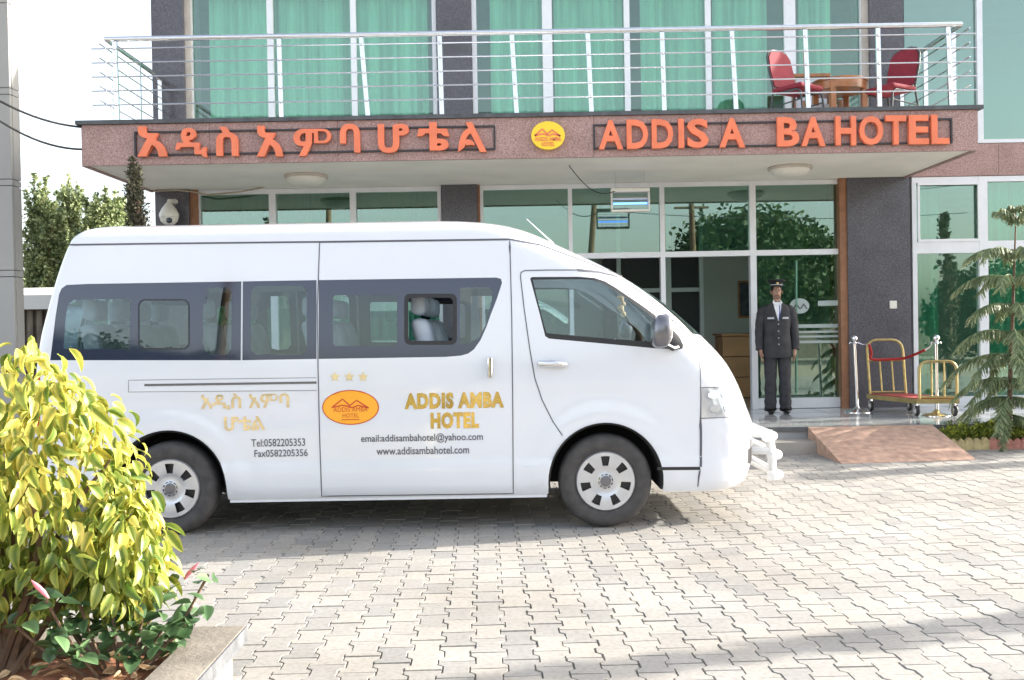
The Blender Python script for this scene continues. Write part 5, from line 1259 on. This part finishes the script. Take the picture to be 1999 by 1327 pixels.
tree('street_tree', 'dark street tree mirrored in the window behind the pine', 'tree', (17.5, -8, 0), 3, .2, [(Vv((17.5, -8, 1.7)), Vv((2.6, 2.2, 1.5)), 1)], 22000, .25, MATS['dark_leaf'], 23, 'street trees behind the camera')
for k, (x, y, h, le) in enumerate(((2.9, -6, 6.2, .5), (5.3, -6.5, 6.4, 0), (6.4, -7, 6.0, -.1), (-6.5, -8, 6.5, .1))):
    t = thing('utility_pole', ['leaning wooden utility pole mirrored left of the entrance', 'straight wooden utility pole mirrored above the entrance', 'utility pole mirrored beside the round street tree', 'utility pole behind the camera on the left'][k], 'utility pole', (x, y, 0), 'wooden utility poles behind the camera')
    MB().tube([(x - le, y, 0), (x, y, h)], [.14, .09], 10).build('shaft', 'bark', t, smooth=60); MB().rbox((x - .6, y - .04, h - .5), (x + .6, y + .04, h - .42), .01).build('crossarm', 'bark', t)
wires = [(Vv((-6.5, -8, 6.1)), Vv((2.9, -6, 5.8))), (Vv((2.9, -6, 5.8)), Vv((5.3, -6.5, 6.0))), (Vv((5.3, -6.5, 6.0)), Vv((16, -7, 6.2))), (Vv((2.9, -6, 5.4)), Vv((16, -7, 5.2)))]
for k, (a, c) in enumerate(wires): o = MB().tube(sag(a, c, .25), .012, 5).build('power_line', 'cable', None, org=a); tag(o, ['power line between the left and the leaning utility pole', 'power line between the leaning and the straight utility pole', 'upper power line running right from the straight utility pole', 'lower power line running right from the leaning utility pole'][k], 'power line', 'power lines behind the camera')
bw = thing('boundary_wall', 'low stone boundary wall across the street behind the camera', 'wall', (2, -14, 0)); box('wall', (-30, -14.2, 0), (30, -14, 1.5), 'concrete', bw); box('coping', (-30, -14.25, 1.502), (30, -13.95, 1.58), 'coping_stone', bw)
# ---- norfolk pine
pos = G(1968, 862, .06); top = P(1984, 402, pos.y); NP = thing('norfolk_pine', 'young tiered pine with drooping branches in the bed by the ramp', 'tree', pos)
MB().tube([pos, pos.lerp(top, .5), top], [.032, .02, .005], 9).build('trunk', 'bark', NP, smooth=60)
rg = random.Random(3); tiers = [(.985, .09, .5), (.935, .24, .55), (.80, .50, .10), (.69, .58, .0), (.575, .56, -.05), (.46, .66, -.05), (.37, .70, -.25), (.265, .58, -.2), (.19, .60, -.35), (.115, .55, -.5)]
for u, Lb, rise in tiers:
    n_ = 5 if u > .9 else 6; a0 = rg.uniform(0, 1) + (0 if u < .5 else .3)
    for k in range(n_):
        a = pi + a0 * .6 + 2 * pi * k / n_ + rg.gauss(0, .1); o_ = pos.lerp(top, u); d = Vv((cos(a), sin(a), 0)); L_ = Lb * rg.uniform(.85, 1.1); pth = []
        for i in range(9): s_ = i / 8; pth.append(o_ + d * (L_ * s_) + Vv((0, 0, L_ * (rise * s_ + .42 * s_ * (1 - s_) - .22 * s_ ** 3 * (rise < .4)))))
        b = MB(); b.tube(pth, [.009 - .0008 * i for i in range(9)], 5); nb = len(b.v); rim_ = [0] * nb; rn_ = [.2] * nb; side = d.cross(Vv((0, 0, 1)))
        nt_ = int(16 + 105 * L_)
        for i in range(nt_):
            s_ = .08 + .92 * (i + rg.random()) / nt_; j = min(7, int(s_ * 8)); p = pth[j].lerp(pth[j + 1], s_ * 8 - j); sg = 1 if i % 2 else -1
            ln = (.045 + .085 * L_ / .6 * (1 - .45 * s_)) * rg.uniform(.75, 1.15); dd = (side * sg * rg.uniform(.25, .9) + d * rg.uniform(.25, .5) + Vv((0, 0, -rg.uniform(.5, 1.1)))).normalized()
            e = p + dd * ln + Vv((0, 0, -.25 * ln)); m_ = p.lerp(e, .5) + Vv((0, 0, .08 * ln)); n0 = len(b.v); b.tube([p, m_, e], [.0055, .0075, .003], 4, cap=False); rim_ += [.1 + .5 * (q // 4) / 2 for q in range(12)]; rn_ += [rg.random()] * 12
            for q in range(9):      # needles standing off the twig
                f_ = rg.random(); c_ = p.lerp(m_, f_ * 2) if f_ < .5 else m_.lerp(e, f_ * 2 - 1); nd = (dd * .7 + Vv((rg.gauss(0, 1), rg.gauss(0, 1), rg.gauss(0, 1))) * .6).normalized() * rg.uniform(.018, .03); wv = nd.orthogonal().normalized() * .0028
                b.add([c_ - wv, c_ + wv, c_ + nd], [(0, 1, 2)]); rim_ += [.3, .3, .9]; rn_ += [rg.random()] * 3
        b.at = {'rim': rim_, 'rnd': rn_}; b.build('branch', 'pine_leaf', NP)
# ---- flower bed by the ramp
fb0 = G(1858, 878, 0); y_f = fb0.y - .02; x_f = rc.x + .10
bed = MB(); bed.prism([(rb_.x + .06, 10.99, -.01), (x_f, y_f + .06, -.01), (9.3, y_f + .06, -.01), (9.3, 10.99, -.01)], (0, 0, .10)); bo = bed.build('flower_bed', MATS['soil']); tag(bo, kind='structure')
ed = thing('bed_edging', 'sawtooth edging of tilted yellow and pink bricks round the flower bed', 'edging', (x_f + 1, y_f, 0)); xk = x_f - .02; k = 0
while xk < 9.2:
    m_ = 'brick_yellow' if (k // 5) % 2 == 0 else 'brick_pink'; h_ = .125 + random.gauss(0, .006)
    MB().prism([(xk, 0, -.02), (xk + .086, 0, -.02), (xk + .086, 0, h_ - .035), (xk + .05, 0, h_), (xk + .036, 0, h_), (xk, 0, h_ - .035)], (0, .055, 0)).xf(lambda v: Vector((v.x, v.y + y_f - .005 + random.uniform(-.0, .0), v.z))).build('brick', m_, ed); xk += .089; k += 1
hb = []; 
for _ in range(90):
    x = random.uniform(rb_.x + .15, 9.2) if random.random() < .35 else random.uniform(rb_.x + .12, 6.6); y = random.uniform(y_f + .18, 10.9)
    if x - rb_.x < (10.95 - y) * .15 + .1: continue
    hb.append((Vv((x, y, .15)), Vv((.16, .12, random.uniform(.09, .15))), 1))
o = crown(hb, 15000, .05, 91, .5, down=-.8, asp=.35).build('low_hedge', 'hedge_leaf', None, org=(5.6, 10.6, .1)); tag(o, 'low yellow green ground cover in the brick edged bed', 'ground cover', kind='stuff')
# ---- left background: panelled building, shed
xr_ = XX(30, 12.0, 600); GB = thing('clad_pillar', 'grey panel clad pillar at the left edge of the picture', 'pillar', (xr_ - .6, 12.1, 0))
box('core', (xr_ - 1.2, 12.03, 0), (xr_ - .02, 12.2, 6.62), 'frame_dark', GB); rows = [0, 1.05, 1.13, 2.18, 2.26, 3.30, 3.38, 4.42, 4.50, 5.54, 5.62, 6.66]; xs_ = [xr_, xr_ - 1.22]
for i in range(len(rows) - 1):
    for j in range(len(xs_) - 1): MB().rbox((xs_[j + 1] + .004, 11.99, rows[i] + .004), (xs_[j] - .004, 12.04, rows[i + 1] - .004), .004, 2).build('panel', 'panel_grey', GB)
    MB().rbox((xr_ - .019, 12.045, rows[i] + .004), (xr_ + .002, 12.215, rows[i + 1] - .004), .004, 2).build('panel', 'panel_grey', GB)
sh = thing('shed', 'white roofed shed with ribbed wall behind the rear of the minibus', 'shed', (-9.4, 19, 0)); a = P(40, 577, 19); c = P(120, 603, 19)
MB().prism([(a.x - 2, 18.8, c.z), (a.x - 2, 18.8, a.z), (a.x - 2, 21, a.z + .25), (a.x - 2, 21, c.z)], (5, 0, 0)).build('roof', 'shed_white', sh)
for k in range(26): MB().rbox((a.x - 1.9 + k * .185, 18.95, 0), (a.x - 1.9 + k * .185 + .12, 19.02, c.z - .003), .03, 2).build('rib', 'shed_rib', sh)
box('wall', (a.x - 1.9, 19.03, 0), (a.x + 2.9, 19.1, c.z - .003), 'shed_rib', sh)
